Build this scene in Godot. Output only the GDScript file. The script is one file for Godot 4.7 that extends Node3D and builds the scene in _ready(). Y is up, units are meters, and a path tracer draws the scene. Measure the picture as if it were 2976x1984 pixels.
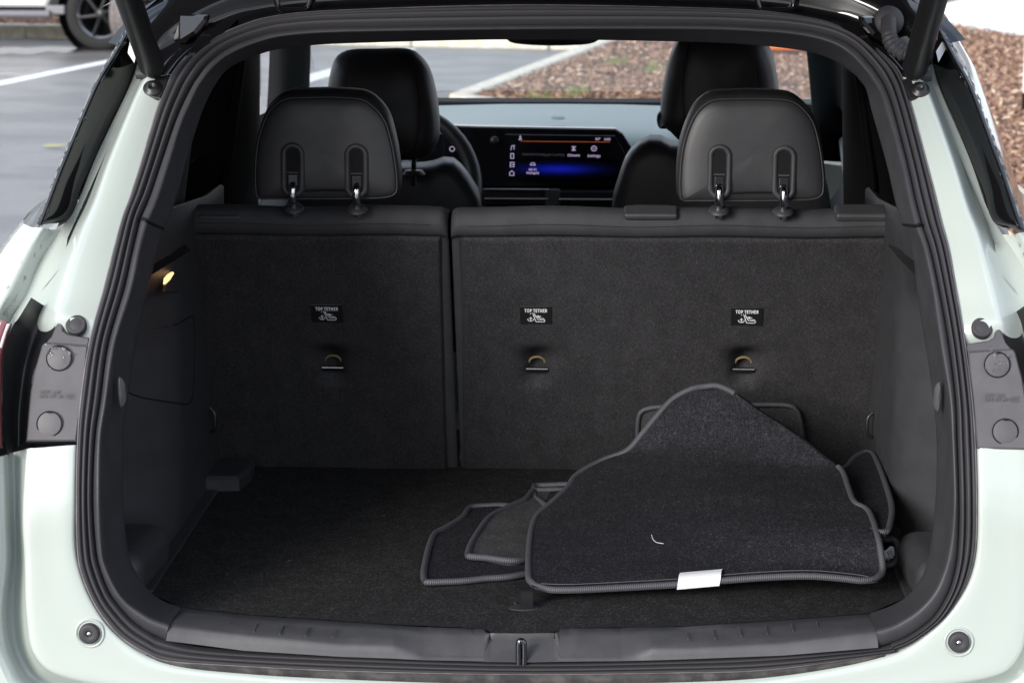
extends Node3D
# An open car boot on a wet car park: the car with its cabin, five floor mats, the lot around it.
# Axes: x to the car's right as seen from behind, y up from the ground, z to the rear; z = 0 at the boot sill.

var M := {}
var car: Node3D
const FLOOR := 0.745
const LEAN := 28.0

func V(x: float, y: float, z: float) -> Vector3:
	return Vector3(x, y, z)

# ------------------------------------------------------------------ mesh helpers
func grid(rows: Array, wrap_row := false, wrap_col := false, vlen := 1.0) -> ArrayMesh:
	var m: int = rows.size()
	var n: int = rows[0].size()
	var vs := PackedVector3Array()
	var uv := PackedVector2Array()
	var nm := PackedVector3Array()
	var ix := PackedInt32Array()
	for j in m:
		for i in n:
			vs.append(rows[j][i])
			uv.append(Vector2(float(i) / max(1, n - 1), vlen * float(j) / max(1, m - 1)))
			nm.append(Vector3.ZERO)
	var mj := m if wrap_col else m - 1
	var ni := n if wrap_row else n - 1
	for j in mj:
		for i in ni:
			var a := j * n + i
			var b := j * n + (i + 1) % n
			var c := ((j + 1) % m) * n + (i + 1) % n
			var d := ((j + 1) % m) * n + i
			for t in [[a, b, c], [a, c, d]]:
				var k: Vector3 = (vs[t[1]] - vs[t[0]]).cross(vs[t[2]] - vs[t[0]])
				if k.length_squared() < 1e-20:
					continue
				for q in 3:
					ix.append(t[q])
					nm[t[q]] -= k
	for i in nm.size():
		nm[i] = nm[i].normalized() if nm[i].length_squared() > 1e-24 else Vector3.UP
	var arr := []
	arr.resize(Mesh.ARRAY_MAX)
	arr[Mesh.ARRAY_VERTEX] = vs
	arr[Mesh.ARRAY_NORMAL] = nm
	arr[Mesh.ARRAY_TEX_UV] = uv
	arr[Mesh.ARRAY_INDEX] = ix
	var am := ArrayMesh.new()
	am.add_surface_from_arrays(Mesh.PRIMITIVE_TRIANGLES, arr)
	return am

func spline(p: Array, per: int, closed := false) -> Array:
	var n := p.size()
	var out := []
	var last := n if closed else n - 1
	for i in last:
		var a = p[(i - 1 + n) % n] if closed or i > 0 else p[0] * 2.0 - p[1]
		var b = p[i]
		var c = p[(i + 1) % n]
		var d = p[(i + 2) % n] if closed or i + 2 < n else c * 2.0 - b
		for k in per:
			var t := float(k) / per
			out.append(0.5 * (2.0 * b + (c - a) * t + (2.0 * a - 5.0 * b + 4.0 * c - d) * t * t + (3.0 * b - a - 3.0 * c + d) * t * t * t))
	if not closed:
		out.append(p[n - 1])
	return out

func even(p: Array, n: int, closed := false) -> Array:
	var q := p.duplicate()
	if closed:
		q.append(p[0])
	var total := 0.0
	for i in q.size() - 1:
		total += q[i].distance_to(q[i + 1])
	var out := []
	var seg := 0
	var run := 0.0
	var cnt := n if closed else n - 1
	for k in n:
		var want := total * k / cnt
		while seg < q.size() - 2 and run + q[seg].distance_to(q[seg + 1]) < want:
			run += q[seg].distance_to(q[seg + 1])
			seg += 1
		var l: float = q[seg].distance_to(q[seg + 1])
		out.append(q[seg].lerp(q[seg + 1], clampf((want - run) / maxf(l, 1e-9), 0.0, 1.0)))
	return out

func path_length(p: Array) -> float:
	var t := 0.0
	for i in p.size() - 1:
		t += p[i].distance_to(p[i + 1])
	return t

# a loft through stations, each a list of the same number of points; smooth along and across
func loft(stations: Array, per: int, across: int, closed := false) -> ArrayMesh:
	var k: int = stations[0].size()
	var lines := []
	for i in k:
		var l := []
		for s in stations:
			l.append(s[i])
		lines.append(spline(l, per, closed))
	var rows := []
	for j in lines[0].size():
		var r := []
		for i in k:
			r.append(lines[i][j])
		rows.append(spline(r, across) if across > 1 else r)
	return grid(rows, false, closed)

func tube(path: Array, radius, sides := 10, closed := false, caps := true) -> ArrayMesh:
	var rows := []
	var n := path.size()
	var side := Vector3.ZERO
	for i in n:
		var a: Vector3 = path[(i - 1 + n) % n] if closed or i > 0 else path[0]
		var b: Vector3 = path[(i + 1) % n] if closed or i < n - 1 else path[n - 1]
		var t := (b - a).normalized()
		if side == Vector3.ZERO:
			side = t.cross(Vector3.UP if absf(t.y) < 0.9 else Vector3.RIGHT).normalized()
		side = (side - t * side.dot(t)).normalized()
		var up := t.cross(side)
		var r: float = radius[i] if radius is Array else radius
		var ring := []
		for k in sides:
			var w := TAU * k / sides
			ring.append(path[i] + (side * cos(w) + up * sin(w)) * r)
		rows.append(ring)
	if caps and not closed:
		var first := []
		var endr := []
		for k in sides:
			first.append(path[0])
			endr.append(path[n - 1])
		rows.push_front(rows[0].duplicate())
		rows.push_front(first)
		rows.append(rows[rows.size() - 1].duplicate())
		rows.append(endr)
	for r in rows:
		r.append(r[0])
	return grid(rows, false, closed, path_length(path) * 100.0)

# rounded box
func rbox(size: Vector3, r := 0.004, at := Vector3.ZERO, seg := 2) -> ArrayMesh:
	var st := SurfaceTool.new()
	st.begin(Mesh.PRIMITIVE_TRIANGLES)
	var h := size * 0.5
	r = minf(r, minf(h.x, minf(h.y, h.z)))
	var inner := h - V(r, r, r)
	var cuts := []
	for s in [-1.0, 1.0]:
		for k in seg + 1:
			cuts.append([s, float(k) / seg])
	for ax in 3:
		for s in [-1.0, 1.0]:
			var a1 := (ax + 1) % 3
			var a2 := (ax + 2) % 3
			var pts := []
			var nms := []
			for cu in cuts:
				for cv in cuts:
					var d := Vector3.ZERO
					d[ax] = s
					var tu: float = 1.0 - cu[1] if cu[0] < 0 else cu[1]
					var tv: float = 1.0 - cv[1] if cv[0] < 0 else cv[1]
					d[a1] = cu[0] * tan(tu * PI / 4)
					d[a2] = cv[0] * tan(tv * PI / 4)
					d = d.normalized()
					var c := Vector3.ZERO
					c[ax] = s * inner[ax]
					c[a1] = cu[0] * inner[a1]
					c[a2] = cv[0] * inner[a2]
					pts.append(at + c + d * r)
					nms.append(d)
			var n := cuts.size()
			for i in n - 1:
				for j in n - 1:
					var q := [i * n + j, i * n + j + 1, (i + 1) * n + j + 1, (i + 1) * n + j]
					var order := [q[0], q[1], q[2], q[0], q[2], q[3]]
					var gn: Vector3 = (pts[q[1]] - pts[q[0]]).cross(pts[q[2]] - pts[q[0]]) + (pts[q[2]] - pts[q[0]]).cross(pts[q[3]] - pts[q[0]])
					if gn.dot(nms[q[0]] + nms[q[2]]) > 0.0:
						order.reverse()
					for o in order:
						st.set_normal(nms[o])
						st.set_uv(Vector2(pts[o].x, pts[o].y))
						st.add_vertex(pts[o])
	return st.commit()

# a plate cut to an outline of nearly flat points, with thickness and a chamfer; front faces along dir
func plate(pts: Array, dir: Vector3, thick: float, chamfer := 0.001, round_per := 0) -> ArrayMesh:
	var p := pts
	if round_per > 1:
		p = spline(pts, round_per, true)
	dir = dir.normalized()
	var fit := Vector3.ZERO
	var mid := Vector3.ZERO
	for i in p.size():
		fit += p[i].cross(p[(i + 1) % p.size()])
		mid += p[i] / p.size()
	fit = fit.normalized()
	dir = fit if fit.dot(dir) > 0 else -fit
	p = p.duplicate()
	for i in p.size():
		p[i] -= dir * (p[i] - mid).dot(dir)
	var ux := dir.cross(Vector3.UP if absf(dir.y) < 0.9 else Vector3.BACK).normalized() * -1.0
	var uy := dir.cross(ux)
	var flat := PackedVector2Array()
	for q in p:
		flat.append(Vector2(q.dot(ux), q.dot(uy)))
	if Geometry2D.is_polygon_clockwise(flat):
		p = p.duplicate()
		p.reverse()
		flat.reverse()
	var n := p.size()
	var inset := []
	for i in n:
		var a: Vector2 = flat[i] - flat[(i - 1 + n) % n]
		var b: Vector2 = flat[(i + 1) % n] - flat[i]
		var k := (a.normalized() + b.normalized()).normalized()
		var side := Vector2(-k.y, k.x)
		var push := chamfer / maxf(0.35, side.dot(Vector2(-a.y, a.x).normalized()))
		inset.append(p[i] + (ux * side.x + uy * side.y) * push)
	var st := SurfaceTool.new()
	st.begin(Mesh.PRIMITIVE_TRIANGLES)
	var tri := Geometry2D.triangulate_polygon(flat)
	st.set_smooth_group(-1)
	for i in range(0, tri.size(), 3):
		for k in [0, 2, 1]:
			var q: Vector3 = inset[tri[i + k]]
			st.set_uv(flat[tri[i + k]])
			st.add_vertex(q)
		for k in [0, 1, 2]:
			var q: Vector3 = p[tri[i + k]] - dir * thick
			st.set_uv(flat[tri[i + k]])
			st.add_vertex(q)
	for i in n:
		var j := (i + 1) % n
		var c := -dir * chamfer
		var quads := [[inset[i], inset[j], p[j] + c, p[i] + c], [p[i] + c, p[j] + c, p[j] - dir * thick, p[i] - dir * thick]]
		for q in quads:
			for k in [0, 1, 2, 0, 2, 3]:
				st.set_uv(Vector2.ZERO)
				st.add_vertex(q[k])
	st.generate_normals()
	return st.commit()

# flat ribbons along polylines in the xy plane, facing +z: print on a label
func strokes(lists: Array, w: float) -> ArrayMesh:
	var st := SurfaceTool.new()
	st.begin(Mesh.PRIMITIVE_TRIANGLES)
	st.set_normal(Vector3.BACK)
	for l in lists:
		for i in l.size() - 1:
			var a: Vector2 = l[i]
			var b: Vector2 = l[i + 1]
			var d := (b - a).normalized() * w * 0.5
			var s := Vector2(-d.y, d.x)
			var q := [a - d + s, b + d + s, b + d - s, a - d - s]
			for k in [0, 1, 2, 0, 2, 3]:
				st.set_uv(q[k])
				st.add_vertex(V(q[k].x, q[k].y, 0))
	return st.commit()

func disc(c: Vector3, axis: Vector3, prof: Array, sides := 24) -> ArrayMesh:   # lathe: prof = [radius, height]
	axis = axis.normalized()
	var u := axis.cross(Vector3.UP if absf(axis.y) < 0.9 else Vector3.RIGHT).normalized()
	var v := axis.cross(u)
	var rows := []
	for p in prof:
		var r := []
		for k in sides + 1:
			var w := TAU * k / sides
			r.append(c + axis * p[1] + (u * cos(w) + v * sin(w)) * p[0])
		rows.append(r)
	return grid(rows)

# a stuffed shape: an outline lofted along dir; steps = [distance along dir, inset toward the centre, in metres]
func cushion(outline: Array, dir: Vector3, steps: Array, n := 64, shift := Vector3.ZERO) -> ArrayMesh:
	var o := even(spline(outline, 6, true), n, true)
	var c := Vector3.ZERO
	for p in o:
		c += p
	c /= o.size()
	var rows := []
	for s in steps:
		var r := []
		for i in n:
			var d: Vector3 = o[i] - c
			var l := d.length()
			r.append(c + d.normalized() * maxf(0.0, l - s[1] if s[1] < 1.0 else 0.0) + dir * s[0] + shift * s[0])
		r.append(r[0])
		rows.append(r)
	return grid(rows)

# ------------------------------------------------------------------ node helpers
var used := {}
func numbered(called: String) -> String:
	used[called] = used.get(called, -1) + 1
	return called if used[called] == 0 else "%s_%03d" % [called, used[called]]

func part(called: String, mesh: Mesh, m: Material, parent: Node = null) -> MeshInstance3D:
	var o := MeshInstance3D.new()
	o.name = called
	o.mesh = mesh
	o.material_override = m
	(parent if parent else car).add_child(o, true)
	return o

func thing(called: String, label: String, category: String, group := "", at := Vector3.ZERO) -> Node3D:
	var o := Node3D.new()
	o.name = numbered(called)
	o.position = at
	add_child(o)
	tag(o, label, category, group)
	return o

func tag(o: Node, label: String, category: String, group := "") -> void:
	o.set_meta("label", label)
	o.set_meta("category", category)
	if group:
		o.set_meta("group", group)

func ground(called: String, mesh: Mesh, m: Material) -> MeshInstance3D:
	var o := MeshInstance3D.new()
	o.name = numbered(called)
	o.mesh = mesh
	o.material_override = m
	o.set_meta("kind", "structure")
	add_child(o)
	return o

func mirror(p: Array) -> Array:
	var o := []
	for q in p:
		o.append(V(-q.x, q.y, q.z))
	return o

# ------------------------------------------------------------------ materials
func lin(r: float, g: float, b: float) -> Color:
	return Color(r, g, b).linear_to_srgb()

func noise(size: int, freq: float, kind := FastNoiseLite.TYPE_SIMPLEX, octaves := 3, s := 1) -> Image:
	var f := FastNoiseLite.new()
	f.seed = s
	f.noise_type = kind
	f.frequency = freq
	f.fractal_octaves = octaves
	return f.get_seamless_image(size, size)

# single fibres: independent specks and short pale hairs
func fibres(size: int, a: Color, b: Color, power: float, hairs: int, hair: Color, streak: int, s: int) -> ImageTexture:
	var o := Image.create(size, size, false, Image.FORMAT_RGB8)
	var rng := RandomNumberGenerator.new()
	rng.seed = s
	for x in size:
		var run := 0
		var k := 0.0
		for y in size:
			if run <= 0:
				k = pow(rng.randf(), power)
				run = rng.randi_range(1, streak)
			run -= 1
			o.set_pixel(x, y, a.lerp(b, k))
	for h in hairs:
		var p := Vector2(rng.randf() * size, rng.randf() * size)
		var d := Vector2.from_angle(rng.randf() * TAU)
		var n := rng.randi_range(2, 7)
		for i in n:
			var q := Vector2i(posmod(int(p.x), size), posmod(int(p.y), size))
			o.set_pixel(q.x, q.y, o.get_pixel(q.x, q.y).lerp(hair, 0.6))
			p += d
			d = d.rotated(rng.randf_range(-0.4, 0.4))
	return ImageTexture.create_from_image(o)

func ramp(im: Image, a: Color, b: Color, lo := 0.25, hi := 0.75) -> ImageTexture:
	var o := Image.create(im.get_width(), im.get_height(), false, Image.FORMAT_RGB8)
	for y in im.get_height():
		for x in im.get_width():
			o.set_pixel(x, y, a.lerp(b, clampf((im.get_pixel(x, y).r - lo) / (hi - lo), 0, 1)))
	return ImageTexture.create_from_image(o)

func solid(c: Color, rough := 0.5, spec := 0.5) -> StandardMaterial3D:
	var m := StandardMaterial3D.new()
	m.albedo_color = c
	m.roughness = rough
	m.metallic_specular = spec
	m.cull_mode = BaseMaterial3D.CULL_DISABLED
	return m

func planar(m: StandardMaterial3D, tile: float) -> StandardMaterial3D:
	m.uv1_triplanar = true
	m.uv1_world_triplanar = true
	m.uv1_scale = Vector3.ONE / tile
	return m

func relief(m: StandardMaterial3D, t: Texture2D, cm: float) -> StandardMaterial3D:
	m.heightmap_enabled = true
	m.heightmap_texture = t
	m.heightmap_scale = cm
	return m

# faint uneven patches at hand scale, multiplied over the colour
func mottle(m: StandardMaterial3D, t: Texture2D, tile: float) -> void:
	m.detail_enabled = true
	m.detail_blend_mode = BaseMaterial3D.BLEND_MODE_MUL
	m.detail_uv_layer = BaseMaterial3D.DETAIL_UV_2
	m.uv2_triplanar = true
	m.uv2_world_triplanar = true
	m.uv2_scale = Vector3.ONE / tile
	m.detail_albedo = t

func make_materials() -> void:
	var fine := noise(512, 0.11, FastNoiseLite.TYPE_SIMPLEX, 2, 3)
	var fine2 := noise(512, 0.16, FastNoiseLite.TYPE_SIMPLEX, 2, 9)
	var cell := noise(512, 0.09, FastNoiseLite.TYPE_CELLULAR, 1, 5)
	var cloudy := noise(512, 0.012, FastNoiseLite.TYPE_SIMPLEX, 4, 7)
	var t_fine := ImageTexture.create_from_image(fine)
	var t_fine2 := ImageTexture.create_from_image(fine2)
	var t_cell := ImageTexture.create_from_image(cell)
	# carpets: near-black fibre with paler single hairs
	M.carpet = planar(solid(Color.WHITE, 0.95, 0.15), 0.40)
	M.carpet.albedo_texture = fibres(512, lin(0.010, 0.0098, 0.010), lin(0.066, 0.0645, 0.064), 1.5, 5000, lin(0.13, 0.127, 0.125), 1, 3)
	M.back_carpet = planar(solid(Color.WHITE, 0.95, 0.15), 0.40)
	M.back_carpet.albedo_texture = fibres(512, lin(0.019, 0.0185, 0.0202), lin(0.072, 0.070, 0.075), 1.3, 1800, lin(0.12, 0.117, 0.122), 1, 5)
	M.pile = planar(solid(Color.WHITE, 0.9, 0.25), 0.38)
	M.pile.albedo_texture = fibres(512, lin(0.006, 0.006, 0.0075), lin(0.062, 0.0605, 0.070), 2.0, 2500, lin(0.14, 0.137, 0.155), 2, 7)
	M.felt = planar(solid(Color.WHITE, 0.95, 0.15), 0.40)
	M.felt.albedo_texture = fibres(512, lin(0.040, 0.040, 0.0415), lin(0.092, 0.091, 0.094), 1.2, 3000, lin(0.2, 0.2, 0.2), 1, 9)
	# moulded plastics and leather
	M.plastic = planar(relief(solid(lin(0.042, 0.041, 0.045), 0.5, 0.45), t_cell, 0.018), 0.09)
	M.soft_plastic = planar(relief(solid(lin(0.042, 0.0415, 0.046), 0.52, 0.45), t_cell, 0.012), 0.09)
	M.sill = planar(relief(solid(lin(0.072, 0.070, 0.074), 0.5, 0.45), t_cell, 0.016), 0.08)
	M.leather = planar(relief(solid(lin(0.028, 0.0278, 0.031), 0.45, 0.5), t_cell, 0.010), 0.07)
	M.rubber = solid(lin(0.042, 0.040, 0.044), 0.55, 0.4)
	M.dirty_rubber = planar(solid(Color.WHITE, 0.75, 0.3), 0.3)
	M.dirty_rubber.albedo_texture = ramp(cloudy, lin(0.035, 0.033, 0.034), lin(0.085, 0.080, 0.077), 0.3, 0.75)
	M.lip = planar(solid(Color.WHITE, 0.6, 0.4), 0.25)
	M.lip.albedo_texture = ramp(cloudy, lin(0.12, 0.113, 0.12), lin(0.19, 0.175, 0.185), 0.3, 0.7)
	M.bracket = planar(relief(solid(lin(0.085, 0.079, 0.086), 0.5, 0.5), t_cell, 0.012), 0.05)
	M.mark = solid(lin(0.068, 0.063, 0.069), 0.6)
	M.thread_dark = solid(lin(0.006, 0.006, 0.007), 0.8)
	M.stitch = solid(lin(0.10, 0.095, 0.095), 0.8)
	M.red_stitch = solid(lin(0.09, 0.012, 0.012), 0.8)
	# woven cloth on the seat backs' top band and the pillar trim
	var weave := Image.create(32, 32, false, Image.FORMAT_L8)
	for y in 32:
		for x in 32:
			var k := 0.5 + 0.5 * sin((x + y) * TAU / 8.0) * cos((x - y) * TAU / 16.0)
			weave.set_pixel(x, y, Color(k, k, k))
	var t_weave := ImageTexture.create_from_image(weave)
	M.cloth = planar(relief(solid(Color.WHITE, 0.75, 0.35), t_weave, 0.03), 0.012)
	M.cloth.albedo_texture = ramp(weave, lin(0.028, 0.0275, 0.031), lin(0.066, 0.065, 0.072), 0.2, 0.8)
	# whipped edge of the mats: slanting threads
	var whip := Image.create(64, 64, false, Image.FORMAT_L8)
	for y in 64:
		for x in 64:
			var k := 0.5 + 0.5 * sin((y * 4 + x) * TAU / 64.0 * 1.0)
			whip.set_pixel(x, y, Color(k, k, k))
	var t_whip := ImageTexture.create_from_image(whip)
	M.binding = relief(solid(Color.WHITE, 0.6, 0.5), t_whip, 0.05)
	M.binding.albedo_texture = ramp(whip, lin(0.032, 0.032, 0.038), lin(0.098, 0.097, 0.111), 0.1, 0.9)
	M.binding.uv1_scale = V(1.0, 0.9, 1)
	# paint, glass, metal
	M.paint = planar(solid(lin(0.43, 0.475, 0.44), 0.32, 0.5), 1.0)
	M.paint.clearcoat_enabled = true
	M.paint.clearcoat = 1.0
	M.paint.clearcoat_roughness = 0.03
	M.gloss_black = solid(lin(0.006, 0.006, 0.007), 0.06, 0.55)
	M.satin_black = solid(lin(0.012, 0.012, 0.013), 0.38, 0.5)
	M.matt_black = solid(lin(0.008, 0.008, 0.009), 0.75, 0.3)
	M.chrome = solid(lin(0.62, 0.63, 0.66), 0.08)
	M.chrome.metallic = 1.0
	M.dark_chrome = solid(lin(0.10, 0.10, 0.11), 0.1)
	M.dark_chrome.metallic = 1.0
	M.steel = solid(lin(0.35, 0.35, 0.36), 0.3)
	M.steel.metallic = 1.0
	M.glass = StandardMaterial3D.new()
	M.glass.transparency = BaseMaterial3D.TRANSPARENCY_ALPHA
	M.glass.albedo_color = Color(0.2, 0.22, 0.21, 0.012)
	M.glass.roughness = 0.02
	M.glass.cull_mode = BaseMaterial3D.CULL_DISABLED
	M.privacy = StandardMaterial3D.new()
	M.privacy.transparency = BaseMaterial3D.TRANSPARENCY_ALPHA
	M.privacy.albedo_color = Color(0.01, 0.012, 0.012, 0.97)
	M.privacy.roughness = 0.02
	M.privacy.cull_mode = BaseMaterial3D.CULL_DISABLED
	M.water = StandardMaterial3D.new()
	M.water.refraction_enabled = true
	M.water.refraction_scale = 0.033
	M.water.albedo_color = Color(1, 1, 1, 0.0)
	M.water.transparency = BaseMaterial3D.TRANSPARENCY_ALPHA
	M.water.roughness = 0.02
	M.lamp_red = solid(lin(0.13, 0.004, 0.008), 0.05, 0.6)
	M.lamp_red.clearcoat_enabled = true
	M.lamp_clear = solid(lin(0.55, 0.52, 0.52), 0.08, 0.6)
	M.white_tag = solid(lin(0.85, 0.85, 0.85), 0.6)
	M.print_white = solid(lin(0.80, 0.80, 0.82), 0.6)
	M.foam = solid(lin(0.17, 0.125, 0.055), 0.9)
	M.dash = planar(relief(solid(lin(0.24, 0.285, 0.27), 0.5, 0.4), t_cell, 0.01), 0.08)
	M.red_trim = solid(lin(0.33, 0.03, 0.03), 0.4)
	M.screen = solid(lin(0.004, 0.004, 0.006), 0.12, 0.5)
	var t_mottle := ramp(noise(512, 0.018, FastNoiseLite.TYPE_SIMPLEX, 5, 61), Color(0.93, 0.93, 0.93), Color(1, 1, 1), 0.3, 0.7)
	for k in ["plastic", "soft_plastic", "sill", "leather", "bracket", "cloth", "carpet", "back_carpet", "pile", "felt"]:
		mottle(M[k], t_mottle, 0.55)
	# the lot
	M.asphalt = planar(solid(Color.WHITE, 0.42, 0.45), 1.9)
	M.asphalt.albedo_texture = fibres(512, lin(0.115, 0.107, 0.101), lin(0.25, 0.235, 0.222), 1.3, 300, lin(0.2, 0.19, 0.17), 1, 13)
	M.wet = solid(lin(0.055, 0.053, 0.054), 0.24, 0.5)
	M.asphalt.detail_enabled = true
	M.asphalt.detail_blend_mode = BaseMaterial3D.BLEND_MODE_MUL
	M.asphalt.detail_uv_layer = BaseMaterial3D.DETAIL_UV_2
	M.asphalt.uv2_triplanar = true
	M.asphalt.uv2_world_triplanar = true
	M.asphalt.uv2_scale = Vector3.ONE / 11.0
	M.asphalt.detail_albedo = ramp(noise(512, 0.02, FastNoiseLite.TYPE_SIMPLEX, 5, 51), Color(0.84, 0.83, 0.83), Color(1, 1, 1), 0.3, 0.7)
	M.line_paint = planar(solid(Color.WHITE, 0.6, 0.4), 0.5)
	M.line_paint.albedo_texture = ramp(cloudy, lin(0.62, 0.62, 0.60), lin(0.85, 0.85, 0.82), 0.2, 0.6)
	M.concrete = planar(relief(solid(Color.WHITE, 0.85, 0.3), t_fine, 0.1), 0.8)
	M.concrete.albedo_texture = ramp(cloudy, lin(0.58, 0.53, 0.43), lin(0.76, 0.72, 0.61), 0.2, 0.8)
	M.walk = planar(relief(solid(Color.WHITE, 0.8, 0.3), t_fine, 0.1), 1.5)
	M.walk.albedo_texture = ramp(cloudy, lin(0.70, 0.69, 0.66), lin(0.85, 0.84, 0.82), 0.2, 0.8)
	M.soil = planar(relief(solid(Color.WHITE, 0.95, 0.2), t_fine, 0.8), 0.9)
	M.soil.albedo_texture = ramp(noise(512, 0.05, FastNoiseLite.TYPE_SIMPLEX, 4, 41), lin(0.10, 0.060, 0.046), lin(0.30, 0.185, 0.14), 0.25, 0.8)
	M.chip = solid(Color.WHITE, 0.85, 0.3)
	M.chip.vertex_color_use_as_albedo = true
	M.grass = solid(lin(0.16, 0.19, 0.055), 0.8)
	M.leaf = solid(lin(0.45, 0.40, 0.10), 0.7)
	M.truck_white = solid(lin(0.80, 0.80, 0.80), 0.25, 0.5)
	M.truck_grey = solid(lin(0.16, 0.155, 0.17), 0.4)
	M.tyre = planar(relief(solid(lin(0.03, 0.03, 0.03), 0.85, 0.3), t_fine, 0.15), 0.2)
	M.dusty_tyre = planar(solid(Color.WHITE, 0.9, 0.2), 0.5)
	M.dusty_tyre.albedo_texture = ramp(cloudy, lin(0.12, 0.105, 0.105), lin(0.2, 0.175, 0.17), 0.3, 0.7)

# ------------------------------------------------------------------ the scene
func _ready() -> void:
	var cam := Camera3D.new()
	cam.name = "camera"
	cam.position = V(0.106,1.763,3.26)
	cam.rotation_degrees = V(-10.47, 2.13, 0)
	var lens := CameraAttributesPhysical.new()
	lens.frustum_focal_length = 86.79
	lens.frustum_focus_distance = 3.75
	lens.frustum_near = 0.05
	lens.frustum_far = 400.0
	lens.exposure_aperture = 13.0
	cam.attributes = lens
	add_child(cam)
	cam.current = true

	var sky_mat := ProceduralSkyMaterial.new()
	sky_mat.sky_top_color = lin(0.36, 0.50, 0.74)
	sky_mat.sky_horizon_color = lin(0.82, 0.84, 0.87)
	sky_mat.sky_curve = 0.25
	sky_mat.ground_bottom_color = lin(0.10, 0.095, 0.09)
	sky_mat.ground_horizon_color = lin(0.35, 0.34, 0.33)
	sky_mat.sun_angle_max = 1.0
	# broken cloud over the whole sky
	var cl := Image.create(512, 256, false, Image.FORMAT_RGBA8)
	var cn := FastNoiseLite.new()
	cn.seed = 4
	cn.frequency = 1.6
	cn.fractal_octaves = 5
	for y in 256:
		var el := PI * (0.5 - y / 255.0)
		for x in 512:
			var az := TAU * x / 512.0
			var k := cn.get_noise_3d(cos(el) * cos(az), sin(el) * 1.8, cos(el) * sin(az))
			var a := smoothstep(-0.28, 0.22, k)
			cl.set_pixel(x, y, Color(1.0, 1.0, 1.0, a * 0.85))
	sky_mat.sky_cover = ImageTexture.create_from_image(cl)
	sky_mat.sky_cover_modulate = Color(1.0, 1.0, 1.0, 1.0)
	var sky := Sky.new()
	sky.sky_material = sky_mat
	var env := Environment.new()
	env.background_mode = Environment.BG_SKY
	env.sky = sky
	env.tonemap_mode = Environment.TONE_MAPPER_LINEAR
	env.background_energy_multiplier = 0.85
	env.tonemap_exposure = 1.52
	env.sdfgi_enabled = true
	env.ssao_enabled = true
	env.ssil_enabled = true
	var we := WorldEnvironment.new()
	we.name = "world_environment"
	we.environment = env
	add_child(we)

	var sun := DirectionalLight3D.new()
	sun.name = "sun"
	sun.light_energy = 0.9
	sun.light_angular_distance = 24.0
	sun.light_color = Color(1.0, 0.985, 0.965)
	sun.shadow_enabled = true
	sun.rotation_degrees = V(-18, -33, 0)
	add_child(sun)

	make_materials()
	make_lot()
	car = thing("parked_suv", "pale green SUV with a black roof, its tailgate raised and its boot open", "car")
	make_body()
	make_seal_and_trim()
	make_boot()
	make_rear_seats()
	make_cabin()
	make_roof_and_tailgate()
	make_mats()
	make_pickup()

# ------------------------------------------------------------------ the car park
func sheet(pts: Array, y: float) -> ArrayMesh:
	var flat := PackedVector2Array()
	for p in pts:
		flat.append(Vector2(p.x, p.z))
	var st := SurfaceTool.new()
	st.begin(Mesh.PRIMITIVE_TRIANGLES)
	st.set_normal(Vector3.UP)
	for i in Geometry2D.triangulate_polygon(flat):
		st.set_uv(flat[i])
		st.add_vertex(V(flat[i].x, y, flat[i].y))
	return st.commit()

# a run of kerb stones along a line; each stone a piece of its own with a joint between
func kerb(line: Array, inward: Vector3, width: float, tall: float, stone: float, owner_node: Node) -> void:
	for i in line.size() - 1:
		var a: Vector3 = line[i]
		var b: Vector3 = line[i + 1]
		var l := a.distance_to(b)
		var n := maxi(1, roundi(l / stone))
		var d := (b - a).normalized()
		for k in n:
			var c := a.lerp(b, (k + 0.5) / n)
			var o := part("kerb_stone", rbox(V(width, tall + 0.2, l / n - 0.012), 0.025), M.concrete, owner_node)
			o.position = V(c.x, tall * 0.5 - 0.1, c.z) + inward * width * 0.5
			o.rotation.y = atan2(d.x, d.z)

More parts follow.
